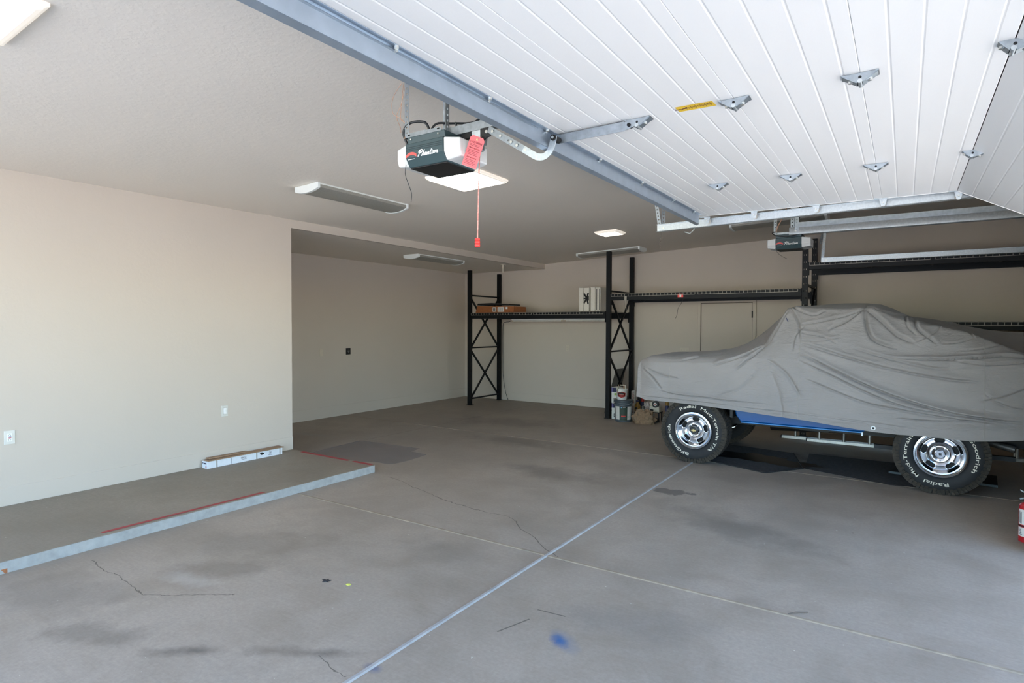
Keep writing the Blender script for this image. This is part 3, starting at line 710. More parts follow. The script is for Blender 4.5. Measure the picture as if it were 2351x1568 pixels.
def opener(cx, y0, zt, label, near):
    # y0: front face; box runs towards +Y; lamp lenses at both X ends
    r = empty('garage_door_opener', (cx, y0 + .15, zt - .17), label, 'garage door opener', 'garage door openers')
    hw, dp, hh = .142, .30, .165
    zb = zt - hh
    side = [(y0 + .015, zt + .008), (y0 + .022, zt - .032), (y0, zt - .036), (y0, zt - .115), (y0 + .035, zb), (y0 + dp, zb), (y0 + dp, zt + .008)]
    c = part('case', MB().prism(side, 'x', cx - hw, cx + hw), 'green_case', r, bevel=.004)
    m = MB()
    for k in range(3): m.box(cx - hw + .002, cx + hw - .002, y0 - .001, y0 + .002, zt - .062 - k * .011, zt - .057 - k * .011)
    for k in range(3):
        z = zt - .058 - k * .010
        part('groove', MB().box(cx - hw + .003, cx + hw - .003, y0 - .0012, y0 + .001, z - .0015, z + .0015), 'green_groove', c)
    s = .036
    lm = MB()
    sh = .24
    for st_ in LOGO:
        pth = smooth_path([(cx - .048 + (x + y * sh) * .0525, y0 - .0012, zt - .121 + y * s) for x, y in st_], 4)
        lm.tube(pth, .0029, 6)
    part('lettering', lm, 'white_print', c)
    bm_ = MB(); n = 14; v = []
    for i in range(n + 1):
        u = -1 + 2 * i / n; x = cx - .096 + u * .041; z = zt - .110 + .014 * (1 - u * u); w = .0085
        v += [(x, y0 - .0012, z - w), (x, y0 - .0012, z + w)]
    bm_.add(v, [(2 * i, 2 * i + 1, 2 * i + 3, 2 * i + 2) for i in range(n)])
    em = part('emblem', bm_, 'logo_red', c)
    part('small_print', MB().box(cx - .120, cx - .070, y0 - .0012, y0 - .0006, zt - .1305, zt - .127), 'white_print', c)
    part('bottom_panel', MB().box(cx - hw + .004, cx + hw - .004, y0 + .040, y0 + dp - .004, zb - .006, zb + .001), 'black_plastic', r, bevel=.002)
    for q in (-1, 1):
        ln = MB(); a, b = cx + q * hw, cx + q * (hw + .098)
        A = [(a, y0 + .024, zt - .036), (a, y0 + dp, zt - .036), (a, y0 + dp, zb + .004), (a, y0 + .034, zb + .004), (a, y0 + .006, zt - .118)]
        Bq = [(b, y0 + .032, zt - .046), (b, y0 + dp - .01, zt - .046), (b, y0 + dp - .01, zb + .020), (b, y0 + .044, zb + .020), (b, y0 + .032, zt - .112)]
        A[0] = (a, y0 + .004, zt - .036)
        A2 = [(a, p[1], p[2]) for p in A]; ln.add(A2 + Bq, [(0, 1, 2, 3, 4), (9, 8, 7, 6, 5)] + [(i, (i + 1) % 5, 5 + (i + 1) % 5, 5 + i) for i in range(5)])
        part('lamp_cover', ln, 'lens_white', r, bevel=.008)
    br = MB().box(cx - hw - .02, cx + .0, y0 + .02, y0 + .023, zt + .006, zt + .034).box(cx - .0, cx + hw - .03, y0 + .02, y0 + .023, zt + .006, zt + .030).box(cx - hw - .02, cx + hw - .03, y0 + .02, y0 + .06, zt + .006, zt + .009)
    b = part('mounting_bracket', br, 'galv', r)
    for xx in (cx - hw, cx + hw - .06): part('slot', MB().box(xx, xx + .018, y0 + .0185, y0 + .0195, zt + .018, zt + .025), 'hole', b)
    for xx in (cx - hw + .03, cx + hw - .045): part('bolt', MB().cyl((xx, y0 + .010, zt - .008), (xx, y0 + .02, zt - .008), .005, n=8), 'bolt', b, 40)
    yr = y0 + .15
    part('drive_rail', MB().prism([(yr - .022, zt + .008), (yr + .022, zt + .008), (yr + .022, zt + .058), (yr + .018, zt + .058), (yr + .018, zt + .012), (yr - .018, zt + .012), (yr - .018, zt + .058), (yr - .022, zt + .058)], 'x', cx + .0, (XW if near else XJ) - .012), 'galv', r)
    part('hanger_strap', perf(MB(), (cx - .15, y0 + .022, zt + .02), (cx - .15, y0 + .022, CZ(cx) - .004), .034, (0, -1, 0)), 'galv', r)
    part('hanger_angle', angle_iron((cx + .075, y0 + .13, zt + .01), (cx + .075, y0 + .13, CZ(cx + .07) - .003), .034, (-1, 0, 0), (.3, -.95, 0)), 'galv', r)
    return r, yr
OX, OZ = -2.315, 2.700
op1, yr = opener(OX, 2.572, OZ, 'dark green and white motor box with the pink caution tag, nearest', True)
part('brace_strap', perf(MB(), (OX + .10, 2.80, OZ + .01), (OX + .30, 3.05, CZ(OX + .3) - .01), .032, (0, -1, 0)), 'galv', op1)
Z0 = OZ
part('power_cord', MB().tube(smooth_path([(OX - .17, 2.62, Z0 - .02), (OX - .185, 2.60, Z0 + .05), (OX - .13, 2.60, Z0 + .095), (OX - .03, 2.61, Z0 + .085), (OX + .0, 2.62, Z0 + .04), (OX + .0, 2.63, Z0 + .01)], 6), .0075), 'cable', op1, 60)
part('power_cord', MB().tube(smooth_path([(OX - .02, 2.64, Z0 + .02), (OX + .02, 2.66, Z0 + .08), (OX + .10, 2.72, Z0 + .085), (OX + .20, 2.80, Z0 + .10), (OX + .26, 2.86, Z0 + .20)], 6), .0065), 'cable', op1, 60)
part('power_cord', MB().tube(smooth_path([(OX + .13, 2.70, Z0 + .08), (OX + .135, 2.71, Z0 + .04), (OX + .125, 2.72, Z0 + .01)], 6), .006), 'cable', op1, 60)
part('antenna_wire', MB().tube(smooth_path([(OX - .165, 2.60, 2.56), (OX - .17, 2.60, 2.50), (OX - .145, 2.60, 2.44), (OX - .12, 2.60, 2.38), (OX - .125, 2.60, 2.33)], 6), .0018, 6), 'cable', op1)
for q, pth in enumerate(([(OX - .19, 2.60, 3.05), (OX - .27, 2.60, 2.97), (OX - .27, 2.60, 2.88), (OX - .20, 2.60, 2.83), (OX - .165, 2.60, 2.78), (OX - .175, 2.60, 2.71)],
            [(OX - .18, 2.61, 3.03), (OX - .21, 2.61, 2.93), (OX - .25, 2.61, 2.86), (OX - .22, 2.61, 2.79), (OX - .215, 2.61, 2.755)],
            [(OX - .20, 2.615, 3.04), (OX - .215, 2.615, 2.92), (OX - .22, 2.615, 2.84), (OX - .17, 2.615, 2.80), (OX - .16, 2.615, 2.73), (OX - .19, 2.61, 2.715)])):
    part('signal_wire', MB().tube(smooth_path(pth, 6), .0016, 6), 'copper_wire', op1)
# trolley, straight and curved arm
YA = 2.722
tm = MB().hexa([(-2.065, YA - .03, Z0 + .006), (-1.985, YA - .03, Z0 + .006), (-1.985, YA + .03, Z0 + .006), (-2.065, YA + .03, Z0 + .006)], [(-2.055, YA - .024, Z0 - .075), (-1.995, YA - .024, Z0 - .075), (-1.995, YA + .024, Z0 - .075), (-2.055, YA + .024, Z0 - .075)])
tm.box(-2.045, -2.0, YA - .012, YA + .012, Z0 - .11, Z0 - .07)
trl = part('trolley', tm, 'galv', op1, bevel=.004)
part('latch', MB().box(-2.035, -2.018, YA - .0275, YA - .024, Z0 - .06, Z0 - .02), 'galv_light', trl)
part('belt', MB().box(-2.15, -2.06, YA - .014, YA + .014, Z0 - .022, Z0 + .004), 'black_plastic', trl)
sl_ = MB().prism([(-2.0, Z0 + .008), (-1.92, Z0 + .008), (-1.90, Z0 - .012), (-1.935, Z0 - .046), (-1.96, Z0 - .05), (-1.985, Z0 - .075), (-2.0, Z0 - .075)], 'y', YA - .034, YA - .022)
sh_ = part('trolley_hook', sl_, 'black_plastic', op1, bevel=.004)
part('bolt', MB().cyl((-1.955, YA - .038, Z0 - .018), (-1.955, YA - .03, Z0 - .018), .009, n=12), 'bolt', sh_, 40)
A0, A1 = Vector((-1.93, YA - .05, Z0 - .012)), Vector((-1.655, YA - .062, 2.513))
arm = part('straight_arm', perf(MB(), A0, A1, .036, (0, -1, 0), .055, .009, .004), 'galv', op1)
for u in (.12, .32, .58, .72, .92):
    p = A0.lerp(A1, u); part('bolt', MB().cyl(p + Vector((0, -.010, 0)), p, .008, n=8), 'bolt', arm, 40)
cv = [Vector((-1.69, 0, 2.536)), Vector((-1.63, 0, 2.496)), Vector((-1.60, 0, 2.480)), Vector((-1.565, 0, 2.476)), Vector((-1.535, 0, 2.492)), Vector((-1.515, 0, 2.530)), Vector((-1.506, 0, 2.572))]
cv = smooth_path(cv, 5); m = MB(); v = []
for i, p in enumerate(cv):
    d = (cv[min(i + 1, len(cv) - 1)] - cv[max(i - 1, 0)]).normalized(); n = Vector((-d.z, 0, d.x)) * .0175
    for yy in (YA - .070, YA - .065): v += [(p.x - n.x, yy, p.z - n.z), (p.x + n.x, yy, p.z + n.z)]
m.add(v, [q for i in range(len(cv) - 1) for q in ((4 * i, 4 * i + 1, 4 * i + 5, 4 * i + 4), (4 * i + 2, 4 * i + 6, 4 * i + 7, 4 * i + 3), (4 * i, 4 * i + 4, 4 * i + 6, 4 * i + 2), (4 * i + 1, 4 * i + 3, 4 * i + 7, 4 * i + 5))] + [(0, 2, 3, 1), (4 * len(cv) - 4, 4 * len(cv) - 3, 4 * len(cv) - 1, 4 * len(cv) - 2)])
ca = part('curved_arm', m, 'galv_light', op1)
part('pivot', MB().cyl((-1.507, YA - .078, 2.562), (-1.507, YA - .012, 2.562), .015, n=18), 'hole', ca, 40)
part('bolt', MB().cyl((-1.507, YA - .083, 2.562), (-1.507, YA - .076, 2.562), .007, n=10), 'bolt', ca, 40)
# pink caution tag hung from the trolley
TG = basis((-2.02, 2.655, 2.573), (.89, .20, -.40), (.42, -.03, .91))
tg = empty('caution_tag', (-2.02, 2.655, 2.573), 'pink caution tag hanging from the rail of the near motor box', 'tag')
pm = MB().prism([(-.047, -.085), (.047, -.085), (.047, .070), (.033, .085), (-.033, .085), (-.047, .070)], 'z', 0, .0012).xf(TG)
tp = part('card', pm, 'tag_pink', tg)
part('heading', text_mb('CAUTION', .017, 1.0).xf(TG @ Matrix.Translation((0, .050, .0016))), 'print_dark', tp)
for yy, s in ((.018, 'PINCH HAZARD'), (-.034, 'MAY BE LOOSE')): part('heading', text_mb(s, .0095).xf(TG @ Matrix.Translation((0, yy, .0016))), 'print_dark', tp)
ln = MB()
for yy in (.038, .031, .006, -.002, -.010, -.018, -.046, -.054, -.062, -.070): ln.box(-.036, .036 * rng.uniform(.7, 1), yy - .0011, yy + .0011, .0014, .0018)
part('small_print', ln.xf(TG), 'print_dark', tp)
part('grommet', MB().cyl((0, .068, .0005), (0, .068, .0025), .0055, n=16).xf(TG), 'gold', tg, 40)
part('tie', MB().tube([TG @ Vector((0, .068, .002)), TG @ Vector((.012, .085, .0)), (-1.99, YA - .03, 2.665)], .0018, 6), 'rope', tg)
rc_ = empty('release_cord', (-2.035, YA - .01, 2.06), 'red and white release cord hanging from the near motor box rail', 'pull cord')
part('cord', MB().tube([(-2.022, YA - .005, 2.60), (-2.028, YA - .006, 2.45), (-2.034, YA - .01, 2.10)], .0036, 8), 'rope', rc_, 60)
part('handle', MB().lathe([(.004, .05), (.015, .048), (.016, .040), (.012, .036), (.016, .032), (.016, .022), (.012, .018), (.016, .014), (.016, .004), (.013, 0), (.004, -.002)], (-2.035, YA - .01, 2.052), 'z', 16), 'red_plastic', rc_, 50)
op2, _ = opener(-1.185, 7.80, 2.715, 'dark green and white motor box hanging in the far bay above the truck', False)
part('signal_wire', MB().tube(smooth_path([(-1.20, 7.79, 3.05), (-1.25, 7.79, 2.92), (-1.30, 7.79, 2.82), (-1.32, 7.79, 2.75)], 5), .006, 6), 'copper_wire', op2)
part('power_cord', MB().tube(smooth_path([(-1.33, 7.80, 2.76), (-1.36, 7.78, 2.74), (-1.30, 7.76, 2.70), (-1.18, 7.76, 2.685), (-1.09, 7.77, 2.70), (-1.05, 7.80, 2.73)], 6), .006, 6), 'cable', op2)
part('power_cord', MB().tube(smooth_path([(-1.08, 7.85, 3.08), (-1.06, 7.85, 2.95), (-1.12, 7.85, 2.82)], 5), .007, 6), 'cable', op2)
part('antenna_wire', MB().tube(smooth_path([(-1.33, 7.82, 2.56), (-1.30, 7.82, 2.50), (-1.24, 7.82, 2.45), (-1.20, 7.82, 2.43)], 5), .0022, 6), 'cable', op2)
# ------------------------------------------------------------------ pallet rack along the back wall
YF, YR_ = 9.54, 10.58
rack = empty('pallet_rack', (-3.0, 10.05, 0), 'long black steel pallet rack with wire shelves along the back wall', 'storage rack')
def post(x, y, z1, face, open_=True):
    # C shaped column, open towards the wall; teardrop holes in the web and in the flanges
    w, d, t_, hz = .076, .066, .003, .021
    m = MB(); n = int(z1 / .1016)
    def holed(u0, u1, place):
        # plate spanning u0..u1 (two hole rows), z 0..z1
        cu = (u0 + u1) / 2; hw = .006
        rows = (cu - .017, cu + .017) if abs(u1 - u0) > .07 else (cu,)
        ed = [u0]
        for c in rows: ed += [c - hw, c + hw]
        ed.append(u1)
        for i in range(0, len(ed), 2): place(m, ed[i], ed[i + 1], 0, z1)
        for i in range(1, len(ed) - 1, 2):
            for k in range(n + 1):
                za = 0 if k == 0 else (k - .5) * z1 / n + hz / 2
                zb = z1 if k == n else (k + .5) * z1 / n - hz / 2
                place(m, ed[i], ed[i + 1], za, zb)
    yw = y - d / 2
    holed(x - w / 2, x + w / 2, lambda q, a, b, za, zb: q.box(a, b, yw, yw + t_, za, zb))
    for s in (-1, 1):
        xs = x + s * (w / 2 - t_ / 2)
        holed(yw + t_, yw + d, lambda q, a, b, za, zb, xs=xs: q.box(xs - t_ / 2, xs + t_ / 2, a, b, za, zb))
        m.box(min(x + s * w / 2, x + s * (w / 2 - .014)), max(x + s * w / 2, x + s * (w / 2 - .014)), yw + d - t_, yw + d, 0, z1)
    if not open_: m.box(x - w / 2 + .004, x + w / 2 - .004, yw + t_ + .001, yw + d - t_ - .001, .001, z1 - .001)
    p = part('upright_post', m, 'rack_black', rack)
    part('foot_plate', MB().box(x - .055, x + .055, y - .05, y + .06, 0, .008), 'rack_black', p)
def brace(p0, p1, name='cross_brace', w=.03):
    part(name, MB().bar(p0, p1, .028, w, up=(1, 0, 0)), 'rack_black', rack)
FX = [(-7.345, 2.73, 2.73), (-4.30, 2.905, 2.905), (-1.215, 2.80, 3.01)]
for x, zf, zr in FX:
    post(x, YF, zf, 1, x > -2); post(x, YR_, zr, 1, x > -2)
    a, b = YF + .03, YR_ - .03
    for z in (.13, 1.165, 2.225): brace((x, a, z), (x, b, z), 'horizontal_brace', .036)
    for za, zb in ((.15, 1.14), (1.18, 2.20)):
        brace((x + .012, a, za), (x + .012, b, zb)); brace((x - .018, a, zb), (x - .018, b, za))
xq = FX[2][0] + 3.05
post(xq, YF, 2.8, 1); post(xq, YR_, 3.0, 1)
def bay(x0, x1, zt, h, nd=2, skip=()):
    for y in (YF - .012, YR_ - .012):
        b = part('beam', MB().prism([(y - .026, zt - h), (y + .026, zt - h), (y + .026, zt - .018), (y + .004, zt - .018), (y + .004, zt), (y - .026, zt)], 'x', x0 + .04, x1 - .04), 'rack_black', rack, bevel=.003)
        for xx, s in ((x0 + .04, 1), (x1 - .04, -1)):
            part('end_connector', MB().box(min(xx, xx + s * .012), max(xx, xx + s * .012), y - .038, y + .03, zt - h - .075, zt + .01), 'rack_black', b)
    for k in range(3):
        xx = x0 + (x1 - x0) * (k + 1) / 4
        part('deck_channel', MB().box(xx - .02, xx + .02, YF + .02, YR_ - .04, zt - .03, zt - .004), 'rack_black', rack)
    g = (x1 - x0 - .1) / nd
    for k in range(nd):
        a, b = x0 + .06 + k * g, x0 + .04 + (k + 1) * g - .03
        m = MB(); n = int(round((b - a) / .064)); yf = YF - .041; r = .0028
        for i in range(n + 1):
            x = a + (b - a) * i / n
            m.box(x - r, x + r, yf - r, yf + r, zt - .038, zt + .008).box(x - r, x + r, yf, YR_, zt + .003, zt + .008)
        m.box(a, b, yf - 2 * r, yf, zt - .042, zt - .036)
        for i in range(1, 9):
            y = YF - .03 + i * (YR_ - YF) / 9
            m.box(a, b, y - r, y + r, zt + .008, zt + .013)
        part('wire_deck', m, 'wire', rack)
bay(FX[0][0], FX[1][0], 1.862, .108)
bay(FX[1][0], FX[2][0], 2.160, .105)
bay(FX[2][0], xq, 2.530, .100)
bay(FX[2][0], xq, 1.668, .100)
st = part('sticker', MB().box(-3.075, -2.985, YF - .0405, YF - .039, 2.080, 2.135), 'red_plastic', rack, label='small red and white load sticker')
part('sticker_print', MB().box(-3.045, -3.015, YF - .0415, YF - .0405, 2.083, 2.132), 'white_print', st)
# tube lights under the lowest shelf, cord, hanging wires
for x0, x1, lab in ((-6.80, -5.60, 'left tube light hanging under the long lowest wire shelf'), (-5.56, -4.60, 'right tube light under the long lowest wire shelf')):
    r = empty('shelf_light', ((x0 + x1) / 2, 10.28, 1.70), lab, 'shelf light', 'tube lights under the lowest shelf')
    part('tube', MB().cyl((x0 + .03, 10.26, 1.713), (x1 - .03, 10.26, 1.713), .014, n=14), 'tube_white', r, 40)
    part('housing', MB().box(x0, x1, 10.24, 10.32, 1.728, 1.755), 'fixture_white', r, bevel=.003)
    for x in (x0 + .02, x1 - .02): part('socket', MB().box(x - .012, x + .012, 10.245, 10.275, 1.70, 1.73), 'cream', r)
thing('dangling_cord', MB().tube(smooth_path([(-6.80, 10.30, 1.735), (-7.0, 10.45, 1.70), (-7.20, 10.62, 1.69), (-7.285, 10.64, 1.60), (-7.285, 10.64, .9), (-7.26, 10.62, .5), (-7.19, 10.60, .2), (-7.11, 10.585, .012)], 8), .0055, 7), 'cable', 'thin black cord dangling from the shelf light down to the floor', 'cord', smooth=60)
thing('hanging_wire', MB().tube(smooth_path([(-3.02, 9.62, 2.06), (-3.05, 9.60, 1.98), (-3.10, 9.60, 1.90), (-3.115, 9.60, 1.80), (-3.14, 9.60, 1.74)], 5), .003, 6), 'cable', 'thin dark wire dangling under the middle shelf by the red sticker', 'wire')
thing('hanging_wire', MB().tube(smooth_path([(-3.73, 9.62, 2.062), (-3.745, 9.6, 2.04), (-3.70, 9.6, 2.02), (-3.66, 9.6, 2.045)], 5), .003, 6), 'cable', 'short curl of wire under the middle shelf beside the thin white hook', 'wire')
thing('wire_hook', MB().tube([(-3.985, 9.488, 2.10), (-3.985, 9.488, 1.86), (-4.0, 9.488, 1.835)], .0025, 6).tube([(-3.955, 9.488, 2.10), (-3.955, 9.488, 1.85), (-3.93, 9.488, 1.835)], .0025, 6).box(-3.99, -3.95, 9.486, 9.492, 2.03, 2.12), 'wire', 'thin pale wire hook on the middle shelf beam by the tall post', 'hook')
# things on the lowest shelf
ZS = 1.876
cb = empty('cardboard_box', (-6.83, 9.95, ZS), 'long brown cardboard box with white labels at the left end of the shelf', 'box')
bx = part('box_body', MB().hexa([(-7.25, 9.60, ZS), (-6.30, 9.56, ZS), (-6.30, 10.02, ZS), (-7.25, 10.02, ZS)], [(-7.22, 9.62, ZS + .135), (-6.30, 9.57, ZS + .115), (-6.30, 10.0, ZS + .115), (-7.22, 10.0, ZS + .135)]), 'cardboard_orange', cb, bevel=.004)
for x0, x1, z0, z1 in ((-6.80, -6.72, .015, .105), (-6.68, -6.53, .012, .105)):
    lb = part('label', MB().box(x0, x1, 9.566, 9.579, ZS + z0, ZS + z1), 'label_white', bx)
    for k in range(6):
        u = x0 + .012 + k * (x1 - x0 - .024) / 6
        part('print', MB().box(u, u + .006, 9.5645, 9.566, ZS + z0 + .015, ZS + z1 - .02), 'outlet_dark', lb)
part('tape', MB().box(-6.485, -6.445, 9.562, 9.575, ZS + .065, ZS + .105), 'label_white', bx)
thing('flat_panel', MB().prism([(-7.21, ZS + .150), (-7.19, ZS + .185), (-6.85, ZS + .190), (-6.60, ZS + .170), (-6.43, ZS + .165), (-6.43, ZS + .140), (-6.8, ZS + .155), (-7.0, ZS + .150)], 'y', 9.60, 10.0), 'black_plastic', 'thin warped black panel lying on the brown shelf box', 'panel', bevel=.004)
for k, (x0, x1, lab) in enumerate(((-4.99, -4.80, 'left white foam block on the shelf, with a dark branching cut out'), (-4.755, -4.575, 'right white foam block on the shelf, with straight dark slots'))):
    fo_ = empty('foam_block', ((x0 + x1) / 2, 9.95, ZS), lab, 'packing foam', 'white foam blocks on the shelf')
    fb = part('block', MB().box(x0, x0 + .085, 9.75, 10.2, ZS, ZS + .44).box(x0 + .085, x1, 9.78, 10.17, ZS + .008, ZS + .435), 'foam', fo_, bevel=.006)
    if k == 0:
        for dx, dz in ((-.055, .09), (-.06, 0), (-.055, -.09), (.03, .10), (.03, -.10)):
            part('cut_out', MB().bar((x1 - .045, 9.778, ZS + .24), (x1 - .045 + dx, 9.778, ZS + .24 + dz), .006, .028, up=(0, 0, 1)), 'hole', fb)
        part('cut_out', MB().box(x1 - .06, x1 - .002, 9.774, 9.779, ZS + .20, ZS + .28), 'hole', fb)
    else:
        for u in (.105, .160): part('slot', MB().box(x0 + u, x0 + u + .010, 9.774, 9.779, ZS + .03, ZS + .41), 'hole', fb)
# ------------------------------------------------------------------ the truck under the cover
YT = 7.80
truck = empty('pickup_truck', (-.85, YT, 0), 'blue lifted pickup truck under a grey cloth cover', 'truck')
def torus_profile(R, W, rimr):
    # tyre section, (radius, offset along the axle), outer face at +W/2
    h = W / 2
    return [(rimr, h - .035), (rimr + .012, h - .022), (rimr + .035, h - .008), (rimr + .075, h), (R - .075, h - .002), (R - .045, h - .012), (R - .024, h - .022),
            (R - .010, h - .030), (R - .006, h - .05), (R - .006, -h + .05), (R - .010, -h + .030), (R - .024, -h + .022), (R - .045, -h + .012), (R - .075, -h + .002), (rimr + .05, -h), (rimr, -h + .035)]
TR, TW, RR = .388, .275, .205
def ann(m, prof, C, s, n=96):
    m.lathe([(r, s * h) for r, h in prof], C, 'y', n, caps=False)
def wheel(xc, side, rot, dark_cap):
    # side -1: outer face towards -Y
    yc = YT + side * (.85 - TW / 2)
    C = (xc, yc, TR - .006)
    hh = side
    ty = MB(); ann(ty, torus_profile(TR, TW, RR), C, hh, 96)
    w = part('wheel', ty, 'tyre', truck, 40)
    # tread blocks, two staggered rows and shoulder lugs
    tm = MB()
    nb = 66
    for k in range(nb):
        for row, (y0, y1, r0, r1, sk) in enumerate(((-.105, -.02, TR - .010, TR, .35), (.02, .105, TR - .010, TR, -.35), (.085, .128, TR - .022, TR - .002, .1), (-.128, -.085, TR - .022, TR - .002, .1))):
            a = 2 * PI * (k + .5 * (row % 2)) / nb + .011 * math.sin(k * 2.3 + row); da = 2 * PI / nb * .31
            vs = []
            for rr in (r0 - .006, r1):
                for (yy, ss) in ((y0, 0), (y1, sk * .12)):
                    for q in (-1, 1):
                        an = a + q * da + ss
                        vs.append((C[0] + rr * math.cos(an), C[1] + yy, C[2] + rr * math.sin(an)))
            tm.add(vs, [(0, 1, 3, 2), (4, 6, 7, 5), (0, 4, 5, 1), (2, 3, 7, 6), (0, 2, 6, 4), (1, 5, 7, 3)])
        # sidewall lugs on both shoulders
        for q in (-1, 1):
            a = 2 * PI * (k + .25) / nb; da = 2 * PI / nb * (.46 if k % 3 else .38); ln_ = .046 if k % 2 else .054
            h0, h1 = TW / 2 - .021, TW / 2 - .004
            vs = []
            for rr, yy in ((TR - .004, h0 - .02), (TR - .004, h0 + .004), (TR - ln_ - .006, h1 + .004), (TR - ln_ - .006, h1 - .014)):
                for z in (-1, 1): vs.append((C[0] + rr * math.cos(a + z * da), C[1] + q * yy, C[2] + rr * math.sin(a + z * da)))
            tm.add(vs, [(0, 1, 3, 2), (2, 3, 5, 4), (4, 5, 7, 6), (6, 7, 1, 0), (0, 2, 4, 6), (1, 7, 5, 3)])
    part('tread', tm, 'tread', w)
    o = hh * TW / 2
    rim = MB()
    pr = [(RR + .002, -.03), (RR + .010, -.012), (RR + .008, -.004), (RR - .004, -.002), (RR - .012, -.008), (RR - .016, -.016), (RR - .024, -.018), (RR - .030, -.045), (RR - .042, -.075), (RR - .050, -.082)]
    rim.lathe([(r, o + hh * h) for r, h in pr], C, 'y', 96, caps=False)
    # centre disc with five slots
    ri, ro, nr, na = .038, RR - .047, 18, 180
    a0 = math.radians(90 + rot)
    def fh(r):
        u = (r - ri) / (ro - ri)
        return -.082 + .030 * math.exp(-((u - .30) / .22) ** 2) + .012 * math.exp(-((u - .05) / .12) ** 2)
    vid = {}; vs = []; fs = []
    def vtx(i, j):
        j %= na
        if (i, j) not in vid:
            r = ri + (ro - ri) * i / nr; an = 2 * PI * j / na
            vid[(i, j)] = len(vs); vs.append((C[0] + r * math.cos(an), C[1] + o + hh * fh(r), C[2] + r * math.sin(an)))
        return vid[(i, j)]
    for i in range(nr):
        for j in range(na):
            r = ri + (ro - ri) * (i + .5) / nr; an = 2 * PI * (j + .5) / na
            dd = min(abs(((an - a0 - k * 2 * PI / 5) + PI) % (2 * PI) - PI) for k in range(5))
            if .62 < (r - ri) / (ro - ri) < .93 and dd < math.radians(19) * (1 - .25 * abs((r - ri) / (ro - ri) - .78) / .16): continue
            fs.append((vtx(i, j), vtx(i, j + 1), vtx(i + 1, j + 1), vtx(i + 1, j)))
    rim.add(vs, fs)
    rm = part('rim', rim, 'aluminium', w, 30)
    so_ = rm.modifiers.new('thick', 'SOLIDIFY'); so_.thickness = .006; so_.offset = 0
    part('brake_drum', MB().cyl((C[0], C[1] + o - hh * .115, C[2]), (C[0], C[1] + o - hh * .16, C[2]), RR - .035, n=40), 'brake_dark', w, 40)
    cap = MB()
    if dark_cap: cap.lathe([(.044, o - hh * .075), (.046, o - hh * .045), (.042, o - hh * .030), (.036, o - hh * .026), (.034, o - hh * .031), (0, o - hh * .031)], C, 'y', 36)
    else: cap.lathe([(.042, o - hh * .075), (.042, o - hh * .055), (.036, o - hh * .048), (.030, o - hh * .048), (.028, o - hh * .054), (0, o - hh * .054)], C, 'y', 36)
    part('hub_cap', cap, 'cap_dark' if dark_cap else 'chrome', w, 40)
    if side < 0:
        B = basis((C[0], C[1] + o - hh * (.030 if dark_cap else .053), C[2]), (1, 0, 0), (0, 0, 1)) @ Matrix.Rotation(math.radians(rot * .4), 4, 'Z')
        if dark_cap:
            e = [(-.026, -.008), (-.008, -.008), (-.008, -.013), (.008, -.013), (.008, -.008), (.026, -.008), (.022, .008), (.008, .008), (.008, .013), (-.008, .013), (-.008, .008), (-.022, .008)]
            part('emblem', MB().prism(e, 'z', 0, .0015).xf(B), 'gold', w)
        else:
            part('emblem', MB().prism([(-.010, -.012), (-.003, -.012), (0, -.003), (.004, -.012), (.011, -.012), (.010, .012), (.004, .012), (0, .002), (-.004, .012), (-.011, .012)], 'z', 0, .0015).xf(B), 'cap_dark', w)
    for k in range(5):
        an = a0 + PI / 5 + k * 2 * PI / 5
        p = Vector((C[0] + .062 * math.cos(an), C[1] + o - hh * .060, C[2] + .062 * math.sin(an)))
        part('lug_nut', MB().cyl(p, p + Vector((0, hh * .02, 0)), .0085, .0065, n=10), 'chrome', w, 40)
    if side < 0:
        def arc(s, size, span, a_start, rad):
            t_ = text_mb(s, size, 1, 0, .001, .0004, 'LEFT'); v = []; kx = math.radians(span) * rad / max(q[0] for q in t_.v); t_.v = [(q[0] * kx, q[1], q[2]) for q in t_.v]
            for x, y, z in t_.v:
                r = rad + y; an = math.radians(a_start + rot_t) - x / rad
                v.append((C[0] + r * math.cos(an), C[1] + o + hh * .0012 + z * hh, C[2] + r * math.sin(an)))
            return MB().add(v, t_.f)
        rot_t = 0 if dark_cap else -199
        part('lettering', arc('Radial  Mud-Terrain T/A', .047, 174, 124, .283), 'letter_white', w)
        part('lettering', arc('BFGoodrich', .047, 92, -98, .283), 'letter_white', w)
    return w
FWX, RWX = -2.055, .305
wheel(FWX, -1, -6, True); wheel(RWX, -1, 2, False)
wheel(FWX, 1, 20, True); wheel(RWX, 1, 40, False)
# body: rocker, wheel arches, hood, cab and bed, a little smaller than the cover
def arch(xc, r, z0, n=14):
    a0 = math.asin(max(-1, (z0 - TR) / r))
    return [(xc - r * math.cos(t_), TR + r * math.sin(t_)) for t_ in np.linspace(a0, PI - a0, n)]
low = [(-2.60, .84)] + arch(FWX, .54, .70)[2:] + [(-1.612, .66), (-1.595, .59), (-1.545, .522), (-.34, .522), (-.24, .60)] + arch(RWX, .50, .62)[1:-1] + [(1.10, .66)]
top = [(1.12, 1.20), (-1.35, 1.20), (-1.5, 1.18), (-2.55, 1.16), (-2.62, 1.05)]
bd = MB().prism(low + top, 'y', YT - .745, YT + .745)
body = part('body', bd, 'blue_paint', truck, 30, .012)
part('cab', MB().hexa([(-1.30, YT - .66, 1.19), (-.10, YT - .66, 1.19), (-.10, YT + .66, 1.19), (-1.30, YT + .66, 1.19)], [(-1.00, YT - .52, 1.72), (-.32, YT - .52, 1.72), (-.32, YT + .52, 1.72), (-1.00, YT + .52, 1.72)]), 'blue_paint', body, bevel=.02)
